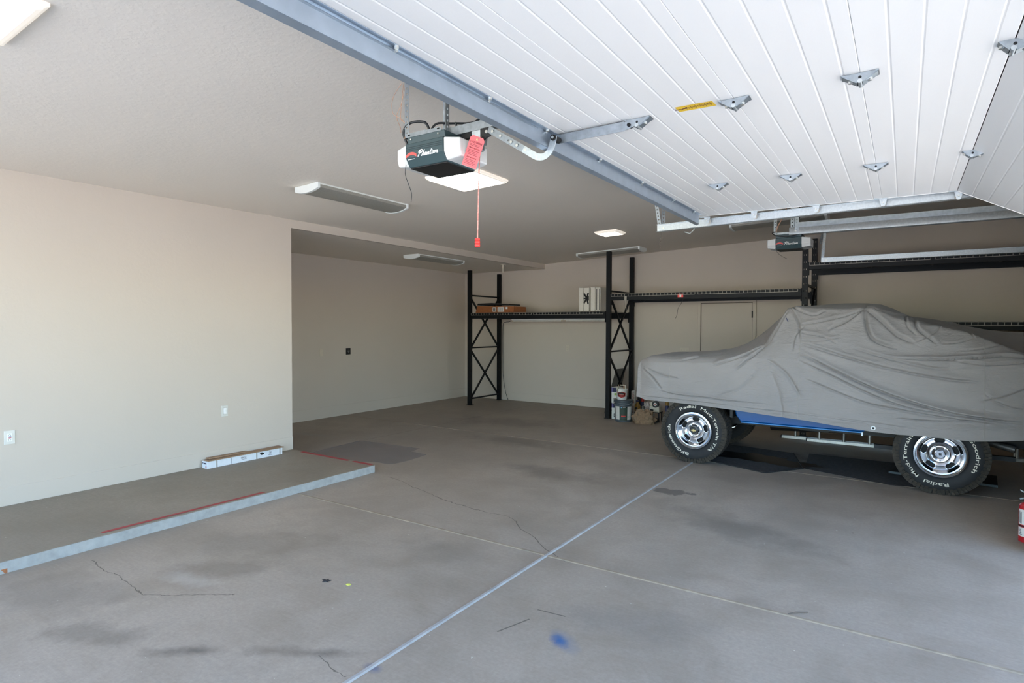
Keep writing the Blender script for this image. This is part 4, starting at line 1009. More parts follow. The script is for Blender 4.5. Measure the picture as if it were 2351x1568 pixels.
part('sill_lip_sheen', MB().box(-1.54, -.35, YT - .750, YT - .735, .512, .523), 'sky_sheen_blue', body)  # pinch lip of the sill, lighter blue as a painted sky reflection
part('fender_flare', MB().box(-1.66, -1.63, YT - .75, YT - .60, .56, .70), 'chassis', body)
part('frame_rail', MB().box(-2.5, 1.05, YT - .40, YT - .33, .44, .53).box(-2.5, 1.05, YT + .33, YT + .40, .44, .53), 'chassis', truck)
part('axle', MB().cyl((FWX, YT - .62, TR), (FWX, YT + .62, TR), .045, n=16).sphere((FWX, YT + .12, TR), .12, 8), 'chassis', truck, 40)
part('axle', MB().cyl((RWX, YT - .62, TR), (RWX, YT + .62, TR), .045, n=16).sphere((RWX, YT, TR), .13, 8), 'chassis', truck, 40)
part('transmission', MB().cyl((-1.35, YT + .05, .46), (-.55, YT + .05, .46), .13, .09, n=18).box(-1.0, -.7, YT - .2, YT + .22, .40, .52), 'chassis', truck, 40)
part('exhaust_pipe', MB().tube(smooth_path([(-1.3, YT - .30, .46), (-.3, YT - .30, .46), (.3, YT - .48, .50), (.62, YT - .5, .50), (.885, YT - .58, .455)], 6), .032, 14), 'pipe_metal', truck, 50)
part('step_bracket', MB().box(-.355, -.338, YT - .76, YT - .752, .485, .522), 'galv', truck)
part('leaf_spring', MB().box(-.25, .9, YT - .52, YT - .46, .33, .37), 'chassis', truck)

# ------------------------------------------------------------------ the cloth cover
XS = np.array([-2.70, -2.60, -2.2, -2.0, -1.8, -1.62, -1.5, -1.38, -1.3, -1.22, -1.14, -1.08, -1.0, -.7, -.36, -.22, -.10, .08, .30, .45, .60, .75, .91, 1.10, 1.2])
def key(*v): return np.array(v)
K = {  # near edge of the top, middle, far edge
 'zr': key(1.19, 1.235, 1.245, 1.25, 1.262, 1.30, 1.33, 1.37, 1.42, 1.55, 1.69, 1.80, 1.815, 1.805, 1.80, 1.765, 1.70, 1.645, 1.61, 1.57, 1.51, 1.44, 1.365, 1.29, 1.24),
 'wr': key(.78, .80, .80, .80, .78, .77, .76, .75, .74, .71, .68, .66, .655, .65, .655, .66, .665, .67, .67, .68, .69, .70, .72, .74, .74),
 'zc': key(1.21, 1.265, 1.285, 1.30, 1.335, 1.40, 1.485, 1.59, 1.675, 1.75, 1.81, 1.835, 1.85, 1.86, 1.865, 1.855, 1.81, 1.70, 1.585, 1.51, 1.44, 1.39, 1.34, 1.30, 1.24),
 'zf': key(1.19, 1.235, 1.25, 1.26, 1.28, 1.33, 1.40, 1.50, 1.58, 1.68, 1.76, 1.81, 1.82, 1.83, 1.83, 1.80, 1.76, 1.72, 1.685, 1.655, 1.61, 1.578, 1.558, 1.55, 1.52)}
def sm(x, k):
    # monotone-ish smooth interpolation
    return np.interp(x, XS, K[k])
def hem_z(x): return np.interp(x, [-2.71, -2.62, -2.377, -1.989, -1.577, -1.191, -.85, -.528, -.243, -.043, .201, .434, .562, .748, .901, 1.2], [.74, .712, .709, .696, .669, .640, .617, .584, .559, .554, .558, .55, .552, .572, .597, .60])
NX, NT_ = 560, 400
xs = np.linspace(-2.70, 1.20, NX)
smooth_k = {}
for k in K:
    v = sm(xs, k); ker = np.exp(-np.linspace(-2, 2, 5) ** 2); ker /= ker.sum()
    smooth_k[k] = np.convolve(np.pad(v, 2, 'edge'), ker, 'valid')
FRONT = 36                                               # extra rows that build the front face, BACK likewise
def section_pts(x, zr, wr, zc, zf, zh, taper):
    w0 = .90 * taper
    win = max(0, min(1, (zr - 1.36) / .25))
    belt = 1.27 if zr > 1.32 else zr - .05
    pts = [(-w0 - .012, zh), (-w0 - .004, zh + .18), (-w0 + .005, (zh + belt) / 2 + .05), (-w0 + .02 + .01 * win, belt - .02)]
    zm = belt + (zr - belt) * .5
    pts += [(-(w0 + wr) / 2 + .01 - .012 * win, zm), (-wr - .01, zr - .012), (-wr + .03, zr + .002), (-wr * .5, zr + (zc - zr) * .62), (0, zc),
            (wr * .5, zf + (zc - zf) * .62), (wr - .03, zf + .002), (wr + .01, zf - .012), ((w0 + wr) / 2, belt + (zf - belt) * .5), (w0 - .03, belt - .02), (w0 - .005, (zh + belt) / 2 + .05), (w0, zh + .18), (w0 + .008, zh)]
    P = np.array(pts); d = np.r_[0, np.cumsum(np.hypot(*np.diff(P, axis=0).T))]
    # uniform-ish sampling with denser near side
    t_ = np.linspace(0, 1, NT_); t_ = t_ ** 1.25
    s_ = t_ * d[-1]
    Y = np.interp(s_, d, P[:, 0]); Z = np.interp(s_, d, P[:, 1])
    ker = np.exp(-np.linspace(-2, 2, 11) ** 2); ker /= ker.sum()
    ker = np.exp(-np.linspace(-2, 2, 7) ** 2); ker /= ker.sum()
    Ys = np.convolve(np.pad(Y, 3, 'edge'), ker, 'valid'); Zs = np.convolve(np.pad(Z, 3, 'edge'), ker, 'valid')
    Ys[:3] = Y[:3]; Zs[:3] = Z[:3]; Ys[-3:] = Y[-3:]; Zs[-3:] = Z[-3:]
    return Ys, Zs
rows = []
for i, x in enumerate(xs):
    taper = 1 - .045 * max(0, (-2.50 - x) / .2) ** 2
    Y, Z = section_pts(x, *(smooth_k[k][i] for k in ('zr', 'wr', 'zc', 'zf')), hem_z(x), taper)
    rows.append((np.full(NT_, x), Y + YT, Z))
def cap(row, sgn, n, bulge):
    out = []
    X0, Y0, Z0_ = row; zt, zb = Z0_.max(), Z0_[0]
    for k in range(1, n + 1):
        u = k / n; lim = zb + (zt - zb) * (1 - u) ** 1.0 if u < 1 else zb + .002
        out.append((X0 + sgn * bulge * (1 - (1 - min(1, u * 2.2)) ** 2) , YT + (Y0 - YT) * (1 - .012 * u), np.minimum(Z0_, np.maximum(lim, zb + .002))))
    return out
allr = cap(rows[0], -1, FRONT, .045)[::-1] + rows + cap(rows[-1], 1, FRONT, .04)
G = np.array(allr).transpose(0, 2, 1)                    # rows x NT x 3
dX = np.gradient(G, axis=0); dT = np.gradient(G, axis=1); Nn = np.cross(dX, dT); Nn /= np.linalg.norm(Nn, axis=2, keepdims=True) + 1e-9
cen = np.array([-.8, YT, 1.0]); flip = np.sign(((G - cen) * Nn).sum(2, keepdims=True)); Nn *= flip
near = np.clip((YT + .1 - G[:, :, 1]) / .4, 0, 1)
FOLDS = [ # (polyline in x,z), depth, width
 ([(-.91, 1.42), (-.58, 1.32), (-.24, 1.22), (.09, 1.15), (.36, 1.11), (.56, 1.10)], .020, .020), ([(-.93, 1.32), (-.64, 1.18), (-.27, 1.00), (.09, .87), (.43, .79), (.90, .75)], .024, .018),
 ([(-.93, 1.24), (-.66, 1.12), (-.27, .93), (.09, .81), (.56, .77), (.90, .73)], .018, .016), ([(-.86, 1.05), (-.66, .97), (-.31, .84), (.09, .78), (.43, .74), (.69, .72)], .014, .022),
 ([(-.43, 1.39), (-.13, 1.29), (.19, 1.22), (.36, 1.21)], .016, .018), ([(-.09, 1.29), (.26, 1.29), (.54, 1.31), (.74, 1.33), (.95, 1.32)], .028, .013),
 ([(.36, 1.29), (.59, 1.26), (.77, 1.27), (.95, 1.30)], .014, .012), ([(-2.67, 1.09), (-2.53, .99), (-2.42, .86)], .014, .022), ([(-2.62, 1.10), (-2.42, 1.02), (-2.21, .99)], .008, .03),
 ([(-2.42, .83), (-2.21, .80), (-1.90, .79), (-1.61, .77), (-1.25, .76)], .014, .012), ([(-.35, 1.79), (-.47, 1.73), (-.67, 1.67)], .014, .018), ([(-.35, 1.78), (-.51, 1.65), (-.67, 1.57)], .014, .020),
 ([(-.35, 1.78), (-.31, 1.56), (-.24, 1.46), (-.06, 1.39)], .022, .026), ([(-.35, 1.79), (-.21, 1.67), (-.06, 1.52), (.08, 1.45)], .020, .024), ([(-.34, 1.80), (-.10, 1.73), (.11, 1.71)], .012, .014),
 ([(-1.05, 1.80), (-.96, 1.65), (-.93, 1.47)], .012, .016), ([(-1.04, 1.82), (-.83, 1.73), (-.71, 1.78)], .012, .014), ([(-.92, 1.63), (-.75, 1.66), (-.59, 1.70)], .012, .014),
 ([(-.93, 1.54), (-.75, 1.51), (-.58, 1.43)], .012, .014), ([(-.93, 1.46), (-.70, 1.46), (-.55, 1.50)], .010, .012), ([(-1.07, 1.78), (-1.14, 1.63), (-1.23, 1.44)], .010, .014),
 ([(-1.81, 1.16), (-1.57, 1.25), (-1.32, 1.38)], .013, .016), ([(-2.21, 1.20), (-1.96, 1.26), (-1.76, 1.29)], .010, .014), ([(-1.57, 1.12), (-1.39, 1.29), (-1.30, 1.38)], .012, .018),
 ([(-1.21, 1.13), (-1.12, .90), (-1.07, .62)], .006, .05), ([(-.05, .71), (.27, .71), (.59, .75)], .010, .016), ([(-1.52, .705), (-.86, .68), (-.30, .635)], .008, .010), ([(-2.66, .755), (-2.2, .745), (-1.6, .715)], .008, .008),
 ([(-1.81, .80), (-1.52, .92), (-1.34, 1.13)], .007, .045), ([(.18, 1.64), (.42, 1.63), (.55, 1.51)], .012, .012), ([(.08, 1.67), (.12, 1.57), (.26, 1.44)], .016, .020), ([(.0, 1.70), (.03, 1.60), (.10, 1.52)], .010, .015),
 ([(.30, 1.62), (.22, 1.52), (.10, 1.46)], .009, .018), ([(.55, 1.50), (.42, 1.45), (.30, 1.44)], .010, .012), ([(.75, 1.44), (.60, 1.40), (.45, 1.38)], .009, .014), ([(-.9, 1.60), (-.98, 1.5), (-1.0, 1.35)], .008, .02),
 ([(-.93, .70), (-.4, .66), (.1, .62)], .006, .012), ([(-1.25, 1.25), (-1.05, 1.10), (-.9, .85)], .009, .04), ([(.62, 1.00), (.75, .90), (.92, .86)], .008, .02), ([(.60, .92), (.78, .98), (.95, 1.08)], .008, .02)]
px_, pz_ = G[:, :, 0], G[:, :, 2]
disp = np.zeros(px_.shape)
for pl, dep, wd in FOLDS:
    pl = np.array([tuple(p)[:2] for p in [(q[0], q[1]) for q in smooth_path([(a, b, 0) for a, b in pl], 5)]])
    best = np.full(px_.shape, 9.0); sg = np.zeros(px_.shape); tt = np.zeros(px_.shape); n = len(pl) - 1
    for i in range(n):
        a, b = pl[i], pl[i + 1]; d = b - a; L2 = d @ d + 1e-12
        u = np.clip(((px_ - a[0]) * d[0] + (pz_ - a[1]) * d[1]) / L2, 0, 1)
        ex, ez = px_ - a[0] - u * d[0], pz_ - a[1] - u * d[1]; dist = np.hypot(ex, ez); c = dist < best
        best = np.where(c, dist, best); sg = np.where(c, np.sign(d[0] * ez - d[1] * ex), sg); tt = np.where(c, (i + u) / n, tt)
    fade = np.minimum(1, np.minimum(tt, 1 - tt) * 5 + .15)
    s_ = best * sg / wd
    disp += near * fade * dep * 1.9 * (-.8 * np.exp(-np.abs(s_) * 2.2) + np.where(s_ > 0, s_ * np.exp(1 - s_ * 1.15), .35 * -s_ * np.exp(1 + s_ * .9)))
rs = np.random.RandomState(5)
for _ in range(46):                                      # soft random undulation of the cloth
    kx, kz, ph = rs.uniform(-9, 9), rs.uniform(-16, 16), rs.uniform(0, 6.3)
    disp += .0009 * np.sin(kx * px_ + kz * pz_ + 3 * G[:, :, 1] * rs.uniform(-2, 2) + ph)
tz = np.clip((pz_ - .7) / .3, 0, 1)
G2 = G + Nn * disp[:, :, None]
R_, T_ = px_.shape
V = G2.reshape(-1, 3).tolist()
Fc = [(i * T_ + j, i * T_ + j + 1, (i + 1) * T_ + j + 1, (i + 1) * T_ + j) for i in range(R_ - 1) for j in range(T_ - 1)]
cover = empty('truck_cover', (-.8, YT, .55), 'wrinkled grey cloth cover draped over the blue truck', 'car cover')
me = bpy.data.meshes.new('cloth'); me.from_pydata([(a + .8, b - YT, c - .55) for a, b, c in V], [], Fc); me.shade_smooth(); me.materials.append(M['cover_fabric'])
cl = bpy.data.objects.new('cloth', me); COL.objects.link(cl); cl.parent = cover; ORG[cl] = ORG[cover]
# seams follow the cloth surface
def near_line(xv, z0, z1, name, r=.0016, off=.0015):
    i = FRONT + int(np.argmin(abs(xs - xv))); p = []
    for j in range(T_):
        if G2[i, j, 1] < YT and z0 < G2[i, j, 2] < z1: p.append(G2[i, j] + Nn[i, j] * off)
    if len(p) > 3: part(name, MB().tube(p, r, 5), 'tape', cl)
for xv in (-2.32, -.93, .62): near_line(xv, .56, 1.8 if xv < 0 else 1.5, 'seam')
gi = FRONT + int(np.argmin(abs(xs + .245))); gj = int(np.argmin(abs(G2[gi, :96, 2] - .598)))
gp = Vector(G2[gi, gj])
part('grommet', MB().lathe([(.012, -.002), (.018, -.004), (.021, -.002), (.021, .002)], gp + Vector((0, -.004, 0)), 'y', 20).cyl(gp + Vector((0, -.003, 0)), gp + Vector((0, -.005, 0)), .012, n=16), 'white_print', cl, 40)
part('grommet_hole', MB().cyl(gp + Vector((0, -.007, 0)), gp + Vector((0, -.008, 0)), .0105, n=16), 'hole', cl)
si = FRONT + int(np.argmin(abs(xs + 1.075))); sj = int(np.argmin(abs(G2[si, :190, 2] - 1.68)))
sp_ = Vector(G2[si, sj]) + Vector(Nn[si, sj]) * .004
part('strap_loop', MB().bar(sp_ + Vector((-.008, 0, .02)), sp_ + Vector((.012, 0, -.025)), .006, .008), 'box_blue', cl)

# ------------------------------------------------------------------ on the floor around the truck
def poly_slab(pts, z0, z1): return MB().prism(pts, 'z', z0, z1)
fm = empty('floor_mat', (-1.5, 7.3, 0), 'dark ribbed floor mat under the truck with a black oil stain', 'mat')
mp = part('mat', poly_slab([(-2.35, 7.335), (-1.80, 7.13), (-1.25, 6.91), (-.93, 7.36), (-1.15, 8.2), (-2.2, 8.35)], .0, .007), 'mat_dark', fm, bevel=.002)
part('binding', MB().tube([(-2.35, 7.335, .006), (-1.25, 6.91, .006), (-.93, 7.36, .006), (-1.15, 8.2, .006)], .008, 6), 'mat_edge', fm)
os_ = []
for k in range(60):
    a = 2 * PI * k / 60; r = 1 + .16 * math.sin(5 * a) + .12 * math.sin(11 * a + 1) + .07 * math.sin(23 * a)
    os_.append((-1.42 + .62 * r * math.cos(a) , 7.62 + .22 * r * math.sin(a) + .12 * math.cos(a) * -1))
part('oil_stain', poly_slab(os_, .0072, .0078), 'oil', fm)
thing('floor_mat', poly_slab([(-.92, 7.38), (-.1, 7.10), (.55, 7.20), (.5, 8.3), (-.98, 8.3)], .0, .003), 'mat_dark', 'thin dark mat between the truck wheels, right of the oil stain', 'mat')
bo = [(-.12, 7.66), (.80, 7.57), (.84, 8.05), (-.06, 8.14)]
cr = empty('drip_tray', (.35, 7.85, 0), 'low dark tray with a bluish edge behind the rear wheel', 'tray')
part('tray', poly_slab(bo, .012, .03), 'chassis', cr); part('rim', MB().bar((-.12, 7.655, .018), (.80, 7.565, .018), .012, .022), 'board', cr)
for x, y in ((-.05, 7.74), (.76, 7.66), (.76, 7.98), (.0, 8.06)): part('foot', MB().cyl((x, y, 0), (x, y, .013), .02, n=12), 'black_plastic', cr, 40)
lad = empty('extension_ladder', (.2, 9.30, 0), 'aluminium extension ladder lying on its side behind the truck', 'ladder')
for k, (y, x0, x1) in enumerate(((9.22, -1.12, 2.0), (9.30, -1.46, 1.7))):
    for z in (.020, .435):
        h_ = .018; q = 1 if z < .2 else -1
        rl = part('rail', MB().prism([(y - .028, z - q * h_), (y + .028, z - q * h_), (y + .028, z + q * h_), (y + .022, z + q * h_), (y + .022, z - q * (h_ - .005)), (y - .022, z - q * (h_ - .005)), (y - .022, z + q * h_), (y - .028, z + q * h_)], 'x', x0, x1), 'ladder_alu', lad)
        part('end_cap', MB().box(x0 - .012, x0 + .004, y - .031, y + .031, z - .0195, z + .0195), 'ladder_cap', rl)
    x = -1.28 + (0 if k else .01)
    while x < x1 - .1:
        if x > x0 + .04: part('rung', MB().cyl((x, y, .01), (x, y, .44), .0165, n=12), 'ladder_alu', lad, 40)
        x += .302
thing('chair_mat', MB().prism([(-6.22, 4.80), (-6.31, 5.69), (-5.26, 5.76), (-5.24, 5.56), (-4.94, 5.53), (-4.90, 5.20), (-4.92, 4.95), (-4.98, 4.905), (-5.06, 4.90), (-5.13, 4.90), (-5.19, 4.87), (-5.30, 4.80)], 'z', .0, .004), 'clear_mat', 'smoky clear plastic chair mat on the floor behind the raised slab', 'mat', bevel=.001)
# ------------------------------------------------------------------ fire extinguisher
ex = empty('fire_extinguisher', (.797, 5.79, 0), 'red fire extinguisher standing on the floor at the right edge', 'fire extinguisher')
C_ = (.797, 5.79, 0)
cy = part('cylinder', MB().lathe([(.052, 0), (.060, .004), (.060, .255), (.055, .275), (.042, .290), (.022, .298), (.018, .305)], C_, 'z', 40), 'extinguisher_red', ex, 40)
def wrap(name, a0, a1, z0, z1, mat, par, r=.0606, n=16):
    m = MB(); v = []
    for i in range(n + 1):
        a = math.radians(a0 + (a1 - a0) * i / n)
        for z in (z0, z1): v.append((C_[0] + r * math.cos(a), C_[1] + r * math.sin(a), z))
    m.add(v, [(2 * i, 2 * i + 1, 2 * i + 3, 2 * i + 2) for i in range(n)]); return part(name, m, mat, par)
l1 = wrap('label', 195, 285, .135, .248, 'label_white', cy)
for k in range(5): wrap('label_print', 200 + k * 4.5, 202.5 + k * 4.5, .142 + .004 * (k % 2), .235 - .006 * (k % 3), 'label_print', l1, .0609, 3)
wrap('band', 0, 360, .119, .129, 'black_plastic', cy, .0612, 36)
l2 = wrap('label', 190, 320, .046, .114, 'label_white', cy)
for k in range(4): wrap('label_print', 205, 225 - k * 3, .058 + k * .012, .062 + k * .012, 'label_print', l2, .0609, 5)
part('valve', MB().cyl((.797, 5.79, .30), (.797, 5.79, .335), .016, n=16).box(.780, .814, 5.775, 5.805, .325, .345), 'steel', ex, 40)
part('handle', MB().bar((.790, 5.79, .335), (.742, 5.79, .318), .02, .006), 'steel', ex)
part('lever', MB().bar((.795, 5.79, .352), (.745, 5.79, .384), .02, .006), 'steel', ex)
part('hose', MB().tube(smooth_path([(.81, 5.775, .335), (.85, 5.75, .33), (.852, 5.735, .25), (.845, 5.73, .12)], 6), .009, 8), 'black_plastic', ex, 60)

# ------------------------------------------------------------------ long white carton on the slab
ca_ = empty('carton', (-6.14, 3.85, .08), 'long white printed carton lying on the raised slab against the wall', 'carton')
bx = part('box_body', MB().box(-6.235, -6.135, 3.42, 4.33, .08, .157), 'carton_white', ca_, bevel=.003)
for y in (3.52, 3.99, 4.29): part('strap', MB().box(-6.1349, -6.1335, y, y + .012, .081, .157), 'tape', bx)
Bc = basis((-6.1342, 3.84, .122), (0, 1, 0), (0, 0, 1))
part('lettering', text_mb('PSKU', .026, 1.05).xf(basis((-6.1342, 3.835, .127), (0, 1, 0), (0, 0, 1))), 'label_print', bx)
part('underline', MB().box(-.03, .03, -.014, -.011, 0, .0006).xf(Bc), 'label_print', bx)
part('house_mark', MB().prism([(-.032, 0), (-.012, .016), (.0, .018), (.030, .006), (.030, -.002), (.014, -.012), (-.012, -.012), (-.014, -.004)], 'z', 0, .0006).xf(basis((-6.1342, 4.06, .130), (0, 1, 0), (0, 0, 1))), 'hole', bx)
rg = MB()
BB = basis((-6.1342, 4.17, .128), (0, 1, 0), (0, 0, 1))
for k in range(24):
    a, b = 2 * PI * k / 24, 2 * PI * (k + 1) / 24
    rg.add([(.018 * math.cos(a), .018 * math.sin(a), 0), (.018 * math.cos(b), .018 * math.sin(b), 0), (.0155 * math.cos(b), .0155 * math.sin(b), 0), (.0155 * math.cos(a), .0155 * math.sin(a), 0)], [(0, 1, 2, 3)])
for k in range(3):
    a = k * PI / 3; rg.bar((-.011 * math.cos(a), -.011 * math.sin(a), 0), (.011 * math.cos(a), .011 * math.sin(a), 0), .0024, .0006)
part('round_mark', rg.xf(BB), 'label_print', bx)
part('round_mark_text', MB().box(-.026, .026, -.029, -.025, 0, .0006).xf(BB), 'label_print', bx)
vt = MB()
for k in range(6): vt.box(3.69, 3.697, -6.1342, -6.1336, .09 + k * .010, .096 + k * .010)
vt.v = [(b, a, c) for a, b, c in vt.v]
part('side_print', vt, 'label_print', bx)
part('end_mark', MB().box(-6.165, -6.150, 3.4185, 3.4195, .09, .108), 'label_red', bx)
part('end_print', MB().box(-6.225, -6.205, 3.4185, 3.4195, .132, .142).box(-6.190, -6.150, 3.4185, 3.4195, .128, .142), 'label_print', bx)
thing('cardboard_strip', MB().hexa([(-6.245, 3.43, .1575), (-6.128, 3.43, .1575), (-6.125, 4.345, .1575), (-6.245, 4.345, .1575)], [(-6.24, 3.43, .164), (-6.13, 3.43, .164), (-6.125, 4.345, .168), (-6.24, 4.345, .168)]), 'cardboard', 'brown cardboard strip lying flat on the long white carton', 'cardboard', bevel=.001)
thing('cardboard_strip', MB().hexa([(-6.255, 3.47, .1685), (-6.185, 3.47, .1685), (-6.190, 3.93, .1685), (-6.25, 3.93, .1685)], [(-6.25, 3.47, .180), (-6.19, 3.47, .180), (-6.195, 3.93, .176), (-6.25, 3.93, .176)]), 'cardboard', 'shorter folded brown strip on top of the flat cardboard strip, nearest the left end', 'cardboard', bevel=.001)

# ------------------------------------------------------------------ clutter at the foot of the second rack frame
def carton(z0, x0, lab):
    r = empty('carton', (x0 + .085, 9.66, z0), lab, 'carton', 'stacked printed cartons by the rack post')
    b = part('box_body', MB().box(x0, x0 + .170, 9.55, 9.78, z0, z0 + .272), 'box_white', r, bevel=.003)
    def fr(n, a0, a1, c0, c1, mt, d=.0008): return part(n, MB().box(x0 + a0, x0 + a1, 9.55 - d, 9.5502, z0 + c0, z0 + c1), mt, b)
    fr('printed_panel', .022, .168, .19, .268, 'box_blue'); fr('printed_panel', .002, .022, .19, .268, 'box_purple')
    fr('green_patch', .055, .080, .135, .175, 'box_green'); fr('green_patch', .082, .096, .135, .175, 'box_green')
    fr('picture', .04, .085, .03, .09, 'panel_grey'); fr('picture_light', .052, .076, .045, .08, 'label_white', .0014)
    fr('small_print', .10, .155, .10, .106, 'label_print'); fr('small_print', .10, .15, .085, .09, 'label_print')
    return r
carton(0, -4.238, 'lower printed carton half hidden behind the grey bucket')
carton(.274, -4.243, 'upper printed carton of the stack beside the white pail')
BK = (-3.96, 9.41, 0)
bk = empty('bucket', BK, 'grey five gallon bucket with a green and white label', 'bucket')
bb = part('body', MB().lathe([(.138, 0), (.140, .01), (.150, .29), (.160, .292), (.160, .300), (.152, .302), (.153, .318), (.163, .320), (.163, .330), (.154, .332), (.155, .345), (.166, .347), (.166, .362), (.160, .366), (0, .366)], BK, 'z', 48), 'bucket_grey', bk, 40)
def wrapc(name, C, r0, r1, a0, a1, z0, z1, mat, par, n=14):
    m = MB(); v = []
    for i in range(n + 1):
        a = math.radians(a0 + (a1 - a0) * i / n)
        v += [(C[0] + r0 * math.cos(a), C[1] + r0 * math.sin(a), C[2] + z0), (C[0] + r1 * math.cos(a), C[1] + r1 * math.sin(a), C[2] + z1)]
    m.add(v, [(2 * i, 2 * i + 1, 2 * i + 3, 2 * i + 2) for i in range(n)]); return part(name, m, mat, par)
CA = 293                                                 # the side that faces the doorway
lw = wrapc('label', BK, .1425, .1510, CA - 62, CA + 60, .04, .262, 'label_white', bb, 26)
lg = wrapc('label_panel', BK, .1432, .1517, CA - 26, CA + 26, .032, .262, 'label_green', lw)
wrapc('label_band', BK, .1503, .1522, CA - 26, CA + 26, .232, .262, 'hole', lw)
wrapc('label_dot', BK, .1508, .1527, CA - 17, CA - 8, .237, .257, 'sky_blue', lw)
wrapc('label_text', BK, .1508, .1527, CA - 4, CA + 14, .244, .251, 'label_white', lw)
wrapc('label_text', BK, .1480, .1485, CA - 16, CA + 16, .165, .200, 'bucket_grey', lw)
wrapc('label_red_line', BK, .1458, .1462, CA - 15, CA + 15, .092, .110, 'label_red', lw)
wrapc('label_line', BK, .1450, .1452, CA - 20, CA + 20, .070, .075, 'bucket_grey', lw)
for s, w_ in ((-1, 44), (1, 42)):
    for k in range(7):
        a = CA + s * w_
        wrapc('fine_print', BK, .1438 + k * .0009, .144 + k * .0009, a - 12, a + 12 - (k * 5) % 9, .075 + k * .024, .081 + k * .024, 'tape', lw, 6)
part('handle', MB().tube(smooth_path([(BK[0] - .162, BK[1] - .03, .33), (BK[0] - .13, BK[1] - .13, .30), (BK[0], BK[1] - .172, .285), (BK[0] + .13, BK[1] - .13, .30), (BK[0] + .162, BK[1] - .03, .33)], 6), .003, 6), 'steel', bk, 60)
PK = (-3.985, 9.41, .367)
pk = empty('pail', PK, 'small white pail with a red and black emblem standing on the grey bucket', 'pail')
pb = part('body', MB().lathe([(.078, 0), (.082, .003), (.092, .168), (.098, .170), (.098, .182), (.093, .183), (.090, .17), (.080, .02), (0, .018)], PK, 'z', 40), 'pail_white', pk, 40)
def hexpatch(name, uw, z0, z1, pk0, pk1, rr, mat):
    # patch wrapped on the pail: flat sides, pointed top and bottom
    m = MB(); n = 20; nz = 4; v = []
    for i in range(n + 1):
        u = -uw + 2 * uw * i / n; a_ = math.radians(CA - 8) + u; k = 1 - abs(u) / uw
        lo, hi = z0 - pk0 * k, z1 + pk1 * k
        for j in range(nz + 1):
            zz = lo + (hi - lo) * j / nz; r = .082 + .0607 * zz + rr
            v.append((PK[0] + r * math.cos(a_), PK[1] + r * math.sin(a_), PK[2] + zz))
    w_ = nz + 1
    m.add(v, [(i * w_ + j, (i + 1) * w_ + j, (i + 1) * w_ + j + 1, i * w_ + j + 1) for i in range(n) for j in range(nz)]); return part(name, m, mat, pb)
hexpatch('emblem', .80, .056, .118, .022, .020, .0008, 'dark_red'); hexpatch('emblem_centre', .66, .074, .112, .004, .014, .0016, 'black_plastic'); hexpatch('emblem_text', .45, .092, .101, 0, 0, .0024, 'tool_white'); hexpatch('emblem_text', .5, .078, .086, 0, 0, .0024, 'label_red')
part('bail', MB().tube(smooth_path([(PK[0] - .093, PK[1], PK[2] + .15), (PK[0] - .09, PK[1] - .03, PK[2] + .07), (PK[0] - .06, PK[1] - .085, PK[2] + .03)], 6), .003, 6), 'steel', pk, 60)
thing('scrub_brush', MB().box(PK[0] - .035, PK[0] + .07, PK[1] - .02, PK[1] + .0, PK[2] + .235, PK[2] + .250).box(PK[0] + .055, PK[0] + .07, PK[1] - .018, PK[1] - .002, PK[2] + .03, PK[2] + .24), 'tool_white', 'white handled tool sticking out of the white pail', 'brush', bevel=.003)
thing('paint_stick', MB().hexa([(PK[0] + .0, PK[1] + .01, PK[2] + .03), (PK[0] + .05, PK[1] + .01, PK[2] + .03), (PK[0] + .05, PK[1] + .02, PK[2] + .03), (PK[0] + .0, PK[1] + .02, PK[2] + .03)], [(PK[0] + .01, PK[1] + .03, PK[2] + .255), (PK[0] + .035, PK[1] + .03, PK[2] + .255), (PK[0] + .035, PK[1] + .04, PK[2] + .255), (PK[0] + .01, PK[1] + .04, PK[2] + .255)]), 'wood', 'brown wedge of wood standing in the white pail', 'stick')
thing('paint_stick', MB().bar((PK[0] - .055, PK[1] - .01, PK[2] + .03), (PK[0] - .063, PK[1] - .01, PK[2] + .25), .012, .008), 'cream', 'thin pale upright stick in the left side of the white pail', 'stick')
thing('scraper', MB().bar((PK[0] - .045, PK[1] - .098, PK[2] + .215 - .02), (PK[0] - .055, PK[1] - .103, PK[2] + .075), .016, .008).sphere((PK[0] - .043, PK[1] - .099, PK[2] + .20), .018, 8), 'tool_white', 'white handle hanging over the front rim of the white pail', 'tool')
thing('flat_panel', MB().hexa([(-4.60, 10.02, 0), (-4.372, 10.02, 0), (-4.372, 10.05, 0), (-4.60, 10.05, 0)], [(-4.535, 10.40, .80), (-4.352, 10.40, .825), (-4.352, 10.43, .825), (-4.535, 10.43, .80)]), 'panel_grey', 'dark grey panel leaning behind the cross braced rack frame', 'panel', bevel=.003)
hb_ = empty('carton', (-4.02, 10.02, 0), 'tall narrow carton with red vertical letters beside the rear rack post', 'carton')
hbb = part('box_body', MB().hexa([(-4.055, 9.98, 0), (-3.99, 9.98, 0), (-3.99, 10.10, 0), (-4.055, 10.10, 0)], [(-4.05, 9.98, .455), (-3.985, 9.98, .475), (-3.985, 10.10, .475), (-4.05, 10.10, .455)]), 'box_white', hb_, bevel=.002)
part('lettering', text_mb('HOOVER', .062, .80, 0, .0006).xf(basis((-4.02, 9.979, .335), (0, 0, -1), (1, 0, 0))), 'dark_red', hbb)
part('grey_patch', MB().box(-4.05, -4.0, 9.978, 9.981, .06, .19), 'bag_clear', hbb)
def lathe_thing(name, lab, cat, C, bits, group=None):
    r = empty(name, C, lab, cat, group)
    for n_, prof, mt in bits: part(n_, MB().lathe(prof, C, 'z', 22), mt, r, 40)
    return r
